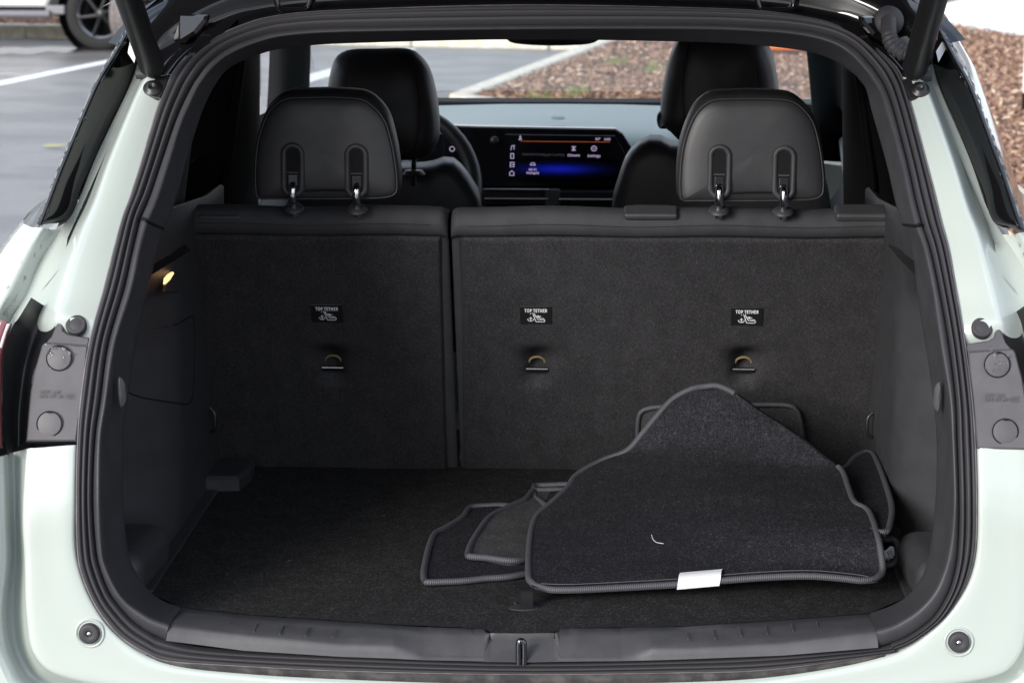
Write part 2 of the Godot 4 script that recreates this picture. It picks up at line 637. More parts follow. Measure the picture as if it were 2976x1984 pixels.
func make_lot() -> void:
	ground("ground", sheet([V(-160, 0, 60), V(160, 0, 60), V(160, 0, -260), V(-160, 0, -260)], 0.0), M.asphalt)
	# painted bay lines
	ground("bay_line", sheet([V(-5.48,0,-18.8027),V(-5.337,0,-18.2309),V(-4.7311,0,-22.637),V(-4.8065,0,-23.0448)], 0.004), M.line_paint)
	ground("bay_line", sheet([V(-2.8447,0,-19.0999),V(-2.647,0,-18.4724),V(-1.934,0,-23.8652),V(-2.0771,0,-23.8599)], 0.004), M.line_paint)
	# wet patches that have not dried
	ground("puddle", sheet(spline([V(-6.6358,0,-23.6173),V(-6.4375,0,-23.9938),V(-6.2587,0,-23.8516),V(-6.0854,0,-24.1574),V(-5.8111,0,-24.0171),V(-5.4529,0,-23.8078),V(-5.3421,0,-23.5204),V(-5.5298,0,-23.37),V(-5.6574,0,-23.0829),V(-5.8747,0,-23.2153),V(-5.951,0,-22.7271),V(-6.2133,0,-22.8542),V(-6.3279,0,-22.377)], 5, true), 0.003), M.wet)
	ground("puddle", sheet(spline([V(-5.7484,0,-20.0429),V(-5.5946,0,-20.2706),V(-5.4436,0,-20.1647),V(-5.3631,0,-20.7357),V(-5.2104,0,-20.6256),V(-5.1633,0,-20.8014),V(-5.1901,0,-20.3417),V(-5.3192,0,-20.1693),V(-5.3425,0,-19.7327),V(-5.5311,0,-19.8331),V(-5.6162,0,-19.5105)], 5, true), 0.003), M.wet)
	# planting bed beside and ahead of the car, its kerb, the walk behind it
	var corner := V(-1.12, 0, -16.2)
	var far_end := V(0.42, 0, -25.6)
	var bed := [corner, far_end, V(3.9, 0, -28.3), V(5.3, 0, -22.5), V(7.5, 0, -12), V(9.0, 0, -3), V(1.9, 0, -3.2), V(1.45, 0, -8.0), V(0.5, 0, -13.5)]
	ground("planting_bed", sheet(bed, 0.10), M.soil)
	var k := ground("kerb", sheet([V(0.0, -0.3, -20), V(0.1, -0.3, -20), V(0.1, -0.3, -20.1)], -0.3), M.concrete)
	kerb([corner, far_end], V(1, 0, 0.1), 0.17, 0.15, 1.5, k)
	kerb([corner, V(0.5, 0, -13.5), V(1.45, 0, -8.0), V(1.9, 0, -3.2)], V(0.9, 0, 0.2), 0.17, 0.15, 1.5, k)
	kerb([V(-26, 0, -31.2), V(-6.67, 0, -25.6), V(-0.5, 0, -23.85), V(0.15, 0, -23.7)], V(0.25, 0, -0.97), 0.17, 0.16, 1.6, k)
	ground("verge", sheet([V(-40, 0, -35.3), V(-26, 0, -31.3), V(-6.67, 0, -25.7), V(0.1, 0, -23.8), V(0.4, 0, -25.8), V(3.9, 0, -28.3), V(14, 0, -60), V(-40, 0, -60)], 0.11), M.soil)
	ground("walkway", sheet([V(3.75, 0, -28.6), V(5.15, 0, -22.6), V(7.3, 0, -12), V(9, 0, -3), V(40, 0, -3), V(40, 0, -60), V(14, 0, -60)], 0.118), M.walk)
	# wood chips: countless, so one object
	var chip := rbox(V(0.038, 0.008, 0.014), 0.004, Vector3.ZERO, 1)
	var mm := MultiMesh.new()
	mm.transform_format = MultiMesh.TRANSFORM_3D
	mm.use_colors = true
	mm.mesh = chip
	var rng := RandomNumberGenerator.new()
	rng.seed = 11
	var flat := PackedVector2Array()
	for p in bed:
		flat.append(Vector2(p.x, p.z))
	var far_flat := PackedVector2Array([Vector2(-12, -27.4), Vector2(-6.67, -25.9), Vector2(0.1, -24.0), Vector2(0.3, -29), Vector2(-12, -31)])
	var spots := []
	while spots.size() < 56000:
		var q := Vector2(rng.randf_range(-1.2, 8.5), rng.randf_range(-28.4, -4.0))
		if Geometry2D.is_point_in_polygon(q, flat) and (q.y < -14 or q.x > 1.3):
			spots.append(q)
	while spots.size() < 66000:
		var q := Vector2(rng.randf_range(-12, 0.3), rng.randf_range(-31, -24))
		if Geometry2D.is_point_in_polygon(q, far_flat):
			spots.append(q)
	mm.instance_count = spots.size()
	for i in spots.size():
		var b := Basis.from_euler(V(rng.randf_range(-0.7, 0.7), rng.randf_range(0, TAU), rng.randf_range(-0.7, 0.7))).scaled(Vector3.ONE * rng.randf_range(0.6, 1.7))
		mm.set_instance_transform(i, Transform3D(b, V(spots[i].x, rng.randf_range(0.105, 0.135), spots[i].y)))
		var t := rng.randf()
		var c := Color(0.22, 0.130, 0.092).lerp(Color(0.48, 0.30, 0.205), t * t)
		if rng.randf() < 0.09:
			c = Color(0.72, 0.56, 0.42)
		if rng.randf() < 0.12:
			c = Color(0.10, 0.06, 0.048)
		mm.set_instance_color(i, c)
	var chips := MultiMeshInstance3D.new()
	chips.name = "wood_chip_mulch"
	chips.multimesh = mm
	chips.material_override = M.chip
	chips.set_meta("kind", "stuff")
	tag(chips, "reddish brown wood chip mulch spread over the planting bed", "mulch")
	add_child(chips)
	# weeds in the bed
	for w in [V(-0.3696,0.11,-15.7455), V(-0.0917,0.11,-16.3925), V(0.217,0.11,-19.8779), V(-0.2098,0.11,-15.2269), V(0.5465,0.11,-19.0702)]:
		var blades := []
		var st := SurfaceTool.new()
		st.begin(Mesh.PRIMITIVE_TRIANGLES)
		for i in 34:
			var root: Vector3 = V(rng.randf_range(-0.09, 0.09), 0, rng.randf_range(-0.09, 0.09))
			var tip := root + V(rng.randf_range(-0.10, 0.10), rng.randf_range(0.03, 0.15), rng.randf_range(-0.10, 0.10))
			var s := V(0.006, 0, rng.randf_range(-0.006, 0.006))
			st.set_normal(V(0, 0.5, 0.8).normalized())
			for q in [root - s, tip, root + s]:
				st.add_vertex(q)
		var o := MeshInstance3D.new()
		o.name = numbered("weed_tuft")
		o.mesh = st.commit()
		o.material_override = M.grass
		o.position = w
		add_child(o)
		var i2: int = used["weed_tuft"]
		tag(o, ["straggly green weed in the mulch above the wiper, seen through the windscreen", "tallest green weed in the mulch, seen through the windscreen", "yellow green weed high in the mulch bed near the pale kerb", "small weed low in the mulch bed just above the dashboard", "faint weed in the mulch beside the passenger headrest"][i2], "weed", "weeds in the mulch bed")
	# a leaf on the asphalt
	var lf := spline([V(-0.07, 0, 0), V(-0.02, 0.008, 0.035), V(0.05, 0.002, 0.02), V(0.085, 0.012, -0.005), V(0.03, 0.004, -0.03), V(-0.04, 0.01, -0.025)], 4, true)
	var leaf := MeshInstance3D.new()
	leaf.name = "fallen_leaf"
	leaf.mesh = plate(lf, Vector3.UP, 0.002, 0.0005)
	leaf.material_override = M.leaf
	leaf.position = V(-3.6543,0.012,-13.4345)
	add_child(leaf)
	tag(leaf, "yellow green leaf lying on the wet asphalt beside the car", "leaf")
	# marker post at the edge of the walk
	var post := thing("marker_post", "pale post with a black band standing beside the mulch at the picture's edge", "post", "", V(3.2401,0.1,-15.1073))
	part("pole", disc(Vector3.ZERO, Vector3.UP, [[0.0, -0.05], [0.045, -0.05], [0.045, 1.1], [0.0, 1.12]], 16), M.walk, post)
	part("band", disc(Vector3.ZERO, Vector3.UP, [[0.049, 0.02], [0.049, 0.16]], 16), M.matt_black, post)
	# orange barrier far ahead, a strip of it shows through the windscreen
	var barrier := thing("barrier", "orange plastic barrier ahead of the car, a strip of it above the mulch", "barrier", "", V(2.0116,0.11,-21.3878))
	part("body", rbox(V(1.5, 0.9, 0.18), 0.05, V(0, 0.49, 0)), solid(lin(0.85, 0.20, 0.02), 0.5), barrier)
	for s in [-1, 1]:
		part("foot", rbox(V(0.30, 0.05, 0.5), 0.02, V(s * 0.5, 0.03, 0)), M.rubber, barrier)

# ------------------------------------------------------------------ body round the boot
func rear_normal(y: float) -> Vector3:
	var ys := [0.6, 0.9, 1.03, 1.17, 1.32, 1.47, 1.7]
	var sl := [0.05, 0.07, 0.33, 0.63, 0.83, 0.93, 1.1]
	var k := 0
	while k < 5 and y > ys[k + 1]:
		k += 1
	return V(0, lerpf(sl[k], sl[k + 1], clampf((y - ys[k]) / (ys[k + 1] - ys[k]), 0, 1)), 1).normalized()

func rear_z(y: float) -> float:
	var ys := [0.6, 0.75, 0.95, 1.1, 1.25, 1.4, 1.55]
	var zs := [0.01, 0.0, -0.01, -0.06, -0.155, -0.28, -0.42]
	var k := 0
	while k < 5 and y > ys[k + 1]:
		k += 1
	return lerpf(zs[k], zs[k + 1], clampf((y - ys[k]) / (ys[k + 1] - ys[k]), 0, 1))

func strip(a: Array, b: Array, prof: Array, per: int, closed := false) -> ArrayMesh:
	var la := spline(a, per, closed)
	var lb := spline(b, per, closed)
	var rows := []
	for i in la.size():
		var n := rear_normal(la[i].y)
		var r := []
		for p in prof:
			r.append(la[i].lerp(lb[i], p[0]) + n * p[1])
		rows.append(r)
	return grid(rows, false, closed)

func side_of(l: Array, s: int) -> Array:
	return l if s < 0 else mirror(l)

func make_body() -> void:
	# bumper top and lower jambs in one pressing
	var a := [V(-0.6158,1.0049,-0.0323),V(-0.6159,0.9339,-0.0132),V(-0.6158,0.8527,-0.0091),V(-0.593,0.7848,-0.0057),V(-0.5539,0.736,-0.0031),V(-0.4931,0.706,-0.0011),V(-0.3824,0.6932,-0.0002),V(-0.2513,0.6868,0.0002),V(-0.0104,0.6817,0.0006),V(0.2196,0.6881,0.0001),V(0.3579,0.6983,-0.0006),V(0.497,0.728,-0.0025),V(0.5556,0.7621,-0.0046),V(0.5974,0.8124,-0.0071),V(0.6149,0.8652,-0.0098),V(0.6157,0.9452,-0.0138),V(0.6148,1.0147,-0.0356)]
	var a2 := [V(-0.6214,1.0066,-0.0249),V(-0.6213,0.9358,-0.0053),V(-0.6213,0.8536,-0.0012),V(-0.5987,0.7828,0.0024),V(-0.5591,0.7329,0.0051),V(-0.4972,0.7005,0.0073),V(-0.3856,0.6871,0.0082),V(-0.2505,0.6801,0.0087),V(-0.0101,0.6757,0.009),V(0.2194,0.6822,0.0085),V(0.361,0.6924,0.0078),V(0.5016,0.7226,0.0058),V(0.5617,0.7591,0.0035),V(0.6034,0.8105,0.001),V(0.6207,0.8662,-0.0018),V(0.6215,0.9473,-0.0059),V(0.6207,1.0164,-0.0281)]
	var j := [V(-0.6821,1.0016,-0.0232),V(-0.685,0.9152,-0.0043),V(-0.6841,0.8542,-0.0012),V(-0.6831,0.7721,0.0029),V(-0.6704,0.7151,0.0063),V(-0.6211,0.6861,0.0083),V(-0.4825,0.6687,0.0094),V(-0.2506,0.6654,0.0096),V(-0.0101,0.6622,0.0099),V(0.2387,0.6677,0.0095),V(0.4645,0.6803,0.0086),V(0.6245,0.701,0.0073),V(0.6709,0.7307,0.0053),V(0.6841,0.7872,0.0021),V(0.6846,0.8681,-0.0019),V(0.684,0.9281,-0.0049),V(0.6804,1.0124,-0.0268)]
	var j2 := [V(-0.6887,0.9987,-0.0302),V(-0.6918,0.9118,-0.0121),V(-0.6909,0.8507,-0.009),V(-0.6899,0.7684,-0.0049),V(-0.6778,0.7082,-0.0012),V(-0.6297,0.6773,0.0008),V(-0.4901,0.6592,0.0021),V(-0.2515,0.6566,0.0022),V(-0.0103,0.6535,0.0024),V(0.245,0.6578,0.0021),V(0.4684,0.6716,0.0012),V(0.6324,0.6925,-0.0002),V(0.6777,0.724,-0.0023),V(0.6902,0.7836,-0.0057),V(0.6908,0.8647,-0.0097),V(0.6902,0.9249,-0.0127),V(0.6864,1.0096,-0.0339)]
	var k := [V(-0.7137,0.9872,-0.0574),V(-0.711,0.8976,-0.0424),V(-0.7113,0.839,-0.0394),V(-0.7194,0.7601,-0.0355),V(-0.7067,0.6962,-0.0314),V(-0.6626,0.6563,-0.0288),V(-0.502,0.6364,-0.0274),V(-0.2549,0.6302,-0.027),V(-0.0114,0.627,-0.0268),V(0.2555,0.6365,-0.0274),V(0.481,0.6505,-0.0284),V(0.6614,0.6724,-0.0298),V(0.704,0.7127,-0.0325),V(0.7159,0.7759,-0.0363),V(0.7088,0.8534,-0.0402),V(0.7071,0.9111,-0.0431),V(0.7092,0.9986,-0.0612)]
	var l := [V(-0.7129,0.9946,-0.0099),V(-0.7097,0.9074,0.0071),V(-0.71,0.8496,0.01),V(-0.718,0.7725,0.0139),V(-0.7074,0.7077,0.0178),V(-0.6652,0.6652,0.0207),V(-0.5052,0.6377,0.0225),V(-0.2496,0.6348,0.0227),V(-0.0096,0.6317,0.0229),V(0.2624,0.6382,0.0225),V(0.4876,0.6501,0.0217),V(0.6669,0.6815,0.0196),V(0.7075,0.7243,0.0167),V(0.7174,0.7884,0.0131),V(0.7104,0.8641,0.0093),V(0.7086,0.921,0.0065),V(0.7112,1.006,-0.0137)]
	var o := [V(-0.7201,0.9955,0.0048),V(-0.7181,0.9082,0.0221),V(-0.7184,0.8506,0.025),V(-0.7264,0.7714,0.0289),V(-0.7171,0.7043,0.033),V(-0.674,0.659,0.0361),V(-0.5087,0.6274,0.0382),V(-0.2481,0.6246,0.0384),V(-0.009,0.6216,0.0386),V(0.2678,0.6282,0.0381),V(0.4921,0.6401,0.0373),V(0.6764,0.6757,0.035),V(0.7179,0.7213,0.0319),V(0.7264,0.7875,0.0281),V(0.7193,0.8654,0.0242),V(0.7176,0.9219,0.0214),V(0.719,1.0071,0.001)]
	var st := []
	for i in a.size():
		st.append([a[i], a2[i], a2[i].lerp(j[i], 0.5), j[i], j2[i], k[i], l[i], o[i]])
	part("bumper_panel", loft(st, 6, 3), M.paint)
	var ol := spline(o, 6)
	var rows := []
	for p in ol:
		var out := signf(p.x) * smoothstep(0.3, 0.7, absf(p.x))
		rows.append([p, p + V(out * 0.07, -0.01, -0.02), p + V(out * 0.15, -0.12, -0.12), V(p.x + out * 0.18, 0.42, p.z - 0.16), V(p.x * 0.95, 0.28, p.z - 0.3)])
	part("bumper_cover", grid(rows), M.paint)
	for s in [-1, 1]:
		# pillar jamb, gutter and the quarter panel outside it, upper part
		var ua := side_of([V(-0.5322,1.4893,-0.3674),V(-0.5434,1.4537,-0.3341),V(-0.5584,1.378,-0.2657),V(-0.5707,1.318,-0.2156),V(-0.5801,1.2853,-0.1884),V(-0.5875,1.2407,-0.1531),V(-0.595,1.1974,-0.1257),V(-0.6038,1.1557,-0.0992),V(-0.6123,1.1264,-0.1067)], s)
		var uj := side_of([V(-0.5601,1.4871,-0.3533),V(-0.5714,1.4634,-0.3312),V(-0.5972,1.379,-0.2545),V(-0.6122,1.3192,-0.2046),V(-0.6232,1.2866,-0.1775),V(-0.6339,1.2421,-0.142),V(-0.6435,1.1989,-0.1147),V(-0.6489,1.1684,-0.0953),V(-0.6615,1.1244,-0.1155)], s)
		var uj2 := side_of([V(-0.5667,1.4897,-0.3617),V(-0.5791,1.4647,-0.3384),V(-0.6054,1.3796,-0.261),V(-0.621,1.3196,-0.211),V(-0.6332,1.2869,-0.1838),V(-0.645,1.2424,-0.1482),V(-0.6553,1.1991,-0.1208),V(-0.6611,1.1673,-0.1006),V(-0.6779,1.1235,-0.1199)], s)
		var uk := side_of([V(-0.5912,1.5045,-0.4225),V(-0.5989,1.4682,-0.3887),V(-0.6329,1.3766,-0.3055),V(-0.6519,1.3129,-0.2524),V(-0.6707,1.2776,-0.223),V(-0.6951,1.2362,-0.1913),V(-0.7113,1.1906,-0.1624),V(-0.7264,1.1595,-0.1427),V(-0.7367,1.1206,-0.1331)], s)
		var us := []
		for i in ua.size():
			us.append([ua[i], ua[i].lerp(uj[i], 0.5) + V(0, 0, 0.002), uj[i], uj2[i], uj2[i].lerp(uk[i], 0.5) + V(0, 0, -0.012), uk[i]])
		part("pillar_jamb", loft(us, 6, 3), M.paint)
		# drip seam along the jamb: beads of sealer
		var bead := spline(side_of([V(-0.5687,1.4364,-0.313),V(-0.5725,1.4189,-0.2967),V(-0.5816,1.3842,-0.2658),V(-0.5884,1.3497,-0.2371),V(-0.5963,1.3156,-0.2087),V(-0.6045,1.2847,-0.1829),V(-0.6095,1.243,-0.1496),V(-0.6173,1.198,-0.1211)], s), 8)
		var rr := []
		for i in bead.size():
			rr.append(0.0014 + 0.0006 * sin(i * 1.7) * sin(i * 0.6))
		part("seam_sealer", tube(bead, rr, 8), M.paint)
		# black quarter trim: inner wall, edge and side
		var bk := side_of([V(-0.5914,1.5057,-0.4237),V(-0.6008,1.4682,-0.3887),V(-0.6175,1.4247,-0.3481),V(-0.6372,1.366,-0.2967),V(-0.6487,1.3307,-0.2672),V(-0.6577,1.2963,-0.2386),V(-0.672,1.2866,-0.2305)], s)
		var bl := side_of([V(-0.596,1.5528,-0.393),V(-0.6135,1.5153,-0.3576),V(-0.6328,1.4749,-0.3199),V(-0.655,1.4011,-0.251),V(-0.6681,1.3581,-0.2151),V(-0.6816,1.3074,-0.1728),V(-0.6862,1.2929,-0.1608)], s)
		var bs := []
		for i in bk.size():
			var out := V(float(s) * 0.012, 0, 0)
			bs.append([bk[i], bk[i].lerp(bl[i], 0.3), bk[i].lerp(bl[i], 0.75), bl[i], bl[i] + out * 0.5 + V(0, 0, -0.004), bl[i] + out + V(0, 0, -0.05), bl[i] + V(float(s) * 0.06, 0.0, -0.35), bl[i] + V(float(s) * 0.10, 0.0, -0.8)])
		var qt := part("quarter_trim", loft(bs, 5, 3), M.gloss_black)
		var wet := []
		for q in bs:
			wet.append([q[3] + V(-s * 0.002, 0, 0.001), q[4], q[5], q[5].lerp(q[6], 0.15)])
		rain_drops("rain_drops", wet, 420, 0.0012, 0.0042, 5 + s, qt)
		part("trim_edge", tube(spline(bl, 8), 0.0028, 8), M.gloss_black)
		# quarter panel below it
		var q0 := side_of([V(-0.6707,1.2776,-0.223),V(-0.6951,1.2362,-0.1913),V(-0.7113,1.1906,-0.1624),V(-0.7297,1.1556,-0.1402),V(-0.7367,1.0952,-0.1034)], s)
		var q1 := side_of([V(-0.6852,1.2794,-0.2095),V(-0.6999,1.2428,-0.1804),V(-0.7185,1.1973,-0.1516),V(-0.7354,1.1618,-0.1292),V(-0.7405,1.0979,-0.0893)], s)
		var q2 := side_of([V(-0.6921,1.2846,-0.1939),V(-0.7083,1.2567,-0.1706),V(-0.7287,1.2098,-0.1395),V(-0.7451,1.1705,-0.1147),V(-0.7504,1.1015,-0.0709)], s)
		var q3 := side_of([V(-0.717,1.2784,-0.2386),V(-0.7388,1.2483,-0.2139),V(-0.7621,1.2109,-0.1902),V(-0.778,1.1653,-0.1614),V(-0.7834,1.0921,-0.1174)], s)
		var qs := []
		for i in q0.size():
			qs.append([q0[i], q1[i], q2[i], q3[i], q3[i] + V(s * 0.05, -0.01, -0.16), q3[i] + V(s * 0.11, -0.03, -0.6), q3[i] + V(s * 0.13, -0.04, -1.2)])
		var qp := part("quarter_panel", loft(qs, 5, 3), M.paint)
		var wet2 := []
		for q in qs:
			wet2.append([q[1], q[2], q[3], q[4]])
		rain_drops("rain_drops", wet2, 260, 0.0012, 0.004, 25 + s, qp)
		make_lamp_corner(s)
		# body side down to the sill, forward to the front wing
		var prof := [[0.66, 1.26], [0.80, 1.10], [0.90, 0.98], [0.945, 0.80], [0.94, 0.55], [0.90, 0.32]]
		var sr := []
		for z in [-0.16, -0.5, -1.2, -2.2, -3.2, -3.9, -4.35]:
			var taper := 1.0 - 0.10 * smoothstep(-3.3, -4.4, z) - 0.04 * smoothstep(-0.8, 0.0, z)
			var r := []
			for p in prof:
				r.append(V(s * p[0] * taper, p[1] - 0.22 * smoothstep(-2.9, -4.35, z) * (1.0 if p[1] > 0.9 else 0.3), z))
			sr.append(spline(r, 3))
		part("body_side", grid(sr), M.paint)
		for z in [-0.85, -3.75]:
			var w := part("wheel", disc(V(s * 0.80, 0.365, z), V(s, 0, 0), [[0.25, -0.10], [0.35, -0.10], [0.365, -0.06], [0.365, 0.08], [0.35, 0.115], [0.27, 0.12], [0.26, 0.09]], 32), M.tyre)
			part("rim", disc(V(s * 0.80, 0.365, z), V(s, 0, 0), [[0.26, 0.10], [0.24, 0.06], [0.06, 0.09], [0.0, 0.09]], 10), M.steel, w)
	# bonnet and nose
	var hood := []
	for z in [-2.95, -3.4, -3.9, -4.3, -4.5]:
		var r := []
		for x in [-0.80, -0.6, -0.3, 0.0, 0.3, 0.6, 0.80]:
			r.append(V(x, 1.12 - 0.20 * pow((-2.95 - z) / 1.55, 1.6) - 0.10 * absf(x) * absf(x), z))
		hood.append(r)
	hood.append([V(-0.8, 0.4, -4.6), V(-0.6, 0.4, -4.65), V(-0.3, 0.4, -4.68), V(0, 0.4, -4.7), V(0.3, 0.4, -4.68), V(0.6, 0.4, -4.65), V(0.8, 0.4, -4.6)])
	part("bonnet", grid(hood), M.paint)

func rain_drops(called: String, rows: Array, count: int, lo: float, hi: float, s: int, parent: Node) -> void:
	var rng := RandomNumberGenerator.new()
	rng.seed = s
	var ball := SphereMesh.new()
	ball.radius = 1.0
	ball.height = 2.0
	ball.radial_segments = 12
	ball.rings = 6
	var mm := MultiMesh.new()
	mm.transform_format = MultiMesh.TRANSFORM_3D
	mm.mesh = ball
	mm.instance_count = count
	for i in count:
		var j := rng.randi_range(0, rows.size() - 2)
		var k := rng.randi_range(0, rows[0].size() - 2)
		var u := rng.randf()
		var v := rng.randf()
		var a: Vector3 = rows[j][k]
		var b: Vector3 = rows[j][k + 1]
		var c: Vector3 = rows[j + 1][k]
		var d: Vector3 = rows[j + 1][k + 1]
		var p := a.lerp(b, u).lerp(c.lerp(d, u), v)
		var n := (b - a).cross(c - a).normalized()
		if n.z < 0:
			n = -n
		var r := lerpf(lo, hi, pow(rng.randf(), 3.0))
		var t := n.cross(V(0.3, 1, 0.2)).normalized()
		var bas := Basis(t * r, n * r * 0.5, t.cross(n) * r * rng.randf_range(1.0, 1.6))
		mm.set_instance_transform(i, Transform3D(bas, p))
	var o := MultiMeshInstance3D.new()
	o.name = called
	o.multimesh = mm
	o.material_override = M.water
	o.set_meta("kind", "stuff")
	parent.add_child(o, true)

func lettering(text: String, height: float, depth: float) -> TextMesh:
	var f := SystemFont.new()
	f.font_names = PackedStringArray(["Droid Sans"])
	f.font_weight = 700
	var t := TextMesh.new()
	t.text = text
	t.font = f
	t.font_size = 64
	t.pixel_size = height / 46.0
	t.depth = depth
	return t

func make_lamp_corner(s: int) -> void:
	# grey backing plate behind the lamp, its upper flange and dark side wing
	var face := side_of([V(-0.6704,1.1354,-0.0764),V(-0.6674,1.1388,-0.0786),V(-0.6064,1.1358,-0.0767),V(-0.6157,1.0125,-0.0248),V(-0.6847,1.0113,-0.0244),V(-0.6824,1.0767,-0.0462),V(-0.6787,1.1035,-0.0562)], s)
	var n := rear_normal(1.0)
	var p := part("lamp_backing", plate(face, n, 0.02, 0.002), M.bracket)
	var flange := side_of([V(-0.6509,1.1701,-0.1004),V(-0.6461,1.1681,-0.0991),V(-0.6433,1.1544,-0.0904),V(-0.6361,1.1503,-0.0878),V(-0.6061,1.1459,-0.085),V(-0.6052,1.1416,-0.0823),V(-0.6067,1.1352,-0.0783),V(-0.6677,1.1382,-0.0802),V(-0.6594,1.1474,-0.086)], s)
	part("flange", plate(flange, n + V(0, 0.5, 0), 0.012, 0.002), M.bracket, p)
	var w0 := side_of([V(-0.654,1.1675,-0.1027),V(-0.6603,1.1475,-0.0901),V(-0.6716,1.1344,-0.0818),V(-0.6799,1.1025,-0.0616),V(-0.6837,1.0755,-0.0518),V(-0.6852,1.0421,-0.0407),V(-0.6865,1.0101,-0.03)], s)
	var w1 := side_of([V(-0.6772,1.1789,-0.14),V(-0.6884,1.1555,-0.1252),V(-0.6961,1.1323,-0.1105),V(-0.7011,1.1017,-0.0911),V(-0.7048,1.0696,-0.0799),V(-0.7067,1.0343,-0.0681),V(-0.7051,0.9959,-0.0553)], s)
	var w2 := side_of([V(-0.6893,1.1988,-0.1026),V(-0.7041,1.1726,-0.086),V(-0.7114,1.1619,-0.0792),V(-0.7195,1.1299,-0.0589),V(-0.7172,1.0791,-0.033),V(-0.7163,1.0443,-0.0214),V(-0.7066,0.9956,-0.0052)], s)
	var ws := []
	for i in w0.size():
		ws.append([w0[i], w0[i].lerp(w1[i], 0.5) + V(0, 0, -0.008), w1[i], w1[i].lerp(w2[i], 0.6), w2[i]])
	part("wing", loft(ws, 5, 3), M.satin_black, p)
	# lens of the tail lamp beyond the wing
	var l0 := side_of([V(-0.712,1.1646,-0.0809),V(-0.7198,1.1299,-0.0589),V(-0.7186,1.0981,-0.0394),V(-0.7169,1.0506,-0.0235),V(-0.714,1.0065,-0.0088)], s)
	var l1 := side_of([V(-0.7086,1.1709,-0.0549),V(-0.7163,1.1365,-0.0331),V(-0.7149,1.1036,-0.0123),V(-0.7129,1.0567,0.0044),V(-0.7093,1.0114,0.0195)], s)
	var l2 := side_of([V(-0.7338,1.1725,-0.0759),V(-0.742,1.142,-0.0566),V(-0.7403,1.0998,-0.0299),V(-0.7382,1.0525,-0.0142),V(-0.7328,1.0053,0.0016)], s)
	var l3 := side_of([V(-0.825,1.134,-0.2816),V(-0.8351,1.1001,-0.26),V(-0.8385,1.0561,-0.2454),V(-0.8344,1.0056,-0.2285),V(-0.8268,0.9554,-0.2118)], s)
	var ls := []
	for i in l0.size():
		ls.append([l0[i], l1[i], l2[i], l3[i]])
	var lamp := part("tail_lamp", loft(ls, 4, 3), M.lamp_red)
	lamp.set_meta("label", "red tail lamp lens at the car's corner")
	var cl := side_of([V(-0.7077,1.1711,-0.051),V(-0.7116,1.1613,-0.0448),V(-0.7162,1.1409,-0.0319),V(-0.7278,1.1431,-0.0333),V(-0.728,1.1733,-0.0524)], s)
	part("reflector", plate(cl, n, 0.004, 0.001), M.lamp_clear, lamp)
	# screw covers: round discs sunk in the plate
	var spots: Array = [V(-0.6449,1.1204,-0.0654), V(-0.6535,1.0348,-0.0308)]
	for c in side_of(spots, s):
		part("cover_disc", disc(c, n, [[0.0, 0.0005], [0.0160, 0.0005], [0.0165, -0.001]], 32), M.bracket, p)
		part("groove", disc(c, n, [[0.0165, -0.0002], [0.0182, -0.0002]], 32), M.matt_black, p)
		for e in [-1, 1]:
			part("notch", rbox(V(0.007, 0.0022, 0.0008), 0.0003, c + V(0, e * 0.0168, 0.0006)), M.matt_black, p)
	var wc: Vector3 = side_of(spots, s)[0]
	rain_drops("rain_drops", [[wc + V(-0.018, 0.022, 0.0022), wc + V(0.018, 0.022, 0.0022)], [wc + V(-0.014, -0.026, 0.0022), wc + V(0.014, -0.026, 0.0022)]], 34, 0.0006, 0.0022, 40 + s, p)
	# moulded marks
	var marks := [["DOT  SAE", V(-0.6566,1.0775,-0.045)], ["AP2 IST 24 1T", V(-0.6508,1.0718,-0.0431)]]
	for mk in marks:
		var pos: Vector3 = mk[1]
		if s > 0:
			pos = V(0.6385,1.0824,-0.0466) if mk[0].begins_with("DOT") else V(0.6445,1.0768,-0.0448)
		var t := part("lettering", lettering(mk[0], 0.0044, 0.0003), M.mark, p)
		t.position = pos
		t.rotation.x = -atan2(n.y, n.z)
	var bx: Vector3 = V(-0.6281,1.0723,-0.0433) if s < 0 else V(0.6676,1.0773,-0.0449)
	var g := part("maker_mark", strokes([[Vector2(-0.0035, -0.0035), Vector2(0.0035, -0.0035), Vector2(0.0035, 0.0035), Vector2(-0.0035, 0.0035), Vector2(-0.0035, -0.0035)], [Vector2(-0.002, -0.0015), Vector2(-0.002, 0.0015), Vector2(0, 0.0015), Vector2(0, -0.0015)], [Vector2(0.001, -0.0015), Vector2(0.001, 0.0015), Vector2(0.002, 0.0)]], 0.0007), M.mark, p)
	g.position = bx
	g.rotation.x = -atan2(n.y, n.z)
	# rubber plug above the plate, bump stop below
	var pc: Vector3 = V(-0.6258,1.1617,-0.095) if s < 0 else V(0.6273,1.1655,-0.0975)
	var pn := rear_normal(pc.y)
	var plug := part("drain_plug", disc(pc, pn, [[0.0, 0.004], [0.008, 0.004], [0.0095, 0.0025], [0.0125, 0.004], [0.0145, 0.002], [0.0148, -0.006]], 28), M.rubber)
	plug.set_meta("label", "black rubber plug" if s < 0 else "grey dusty rubber plug")
	var bc: Vector3 = V(-0.599,0.7478,0.0061) if s < 0 else V(0.5947,0.7492,0.0061)
	var bn := rear_normal(bc.y)
	part("bump_stop_seat", disc(bc, bn, [[0.022, -0.004], [0.0205, 0.0005], [0.0185, 0.001], [0.016, -0.002]], 36), M.paint)
	var b := part("bump_stop", disc(bc, bn, [[0.0, 0.004], [0.0048, 0.004], [0.0052, 0.007], [0.012, 0.0075], [0.0142, 0.005], [0.0148, -0.004]], 36), M.rubber)
	part("screw", disc(bc + bn * 0.002, bn, [[0.0, 0.0035], [0.003, 0.0035], [0.0036, 0.002]], 6), M.steel, b)

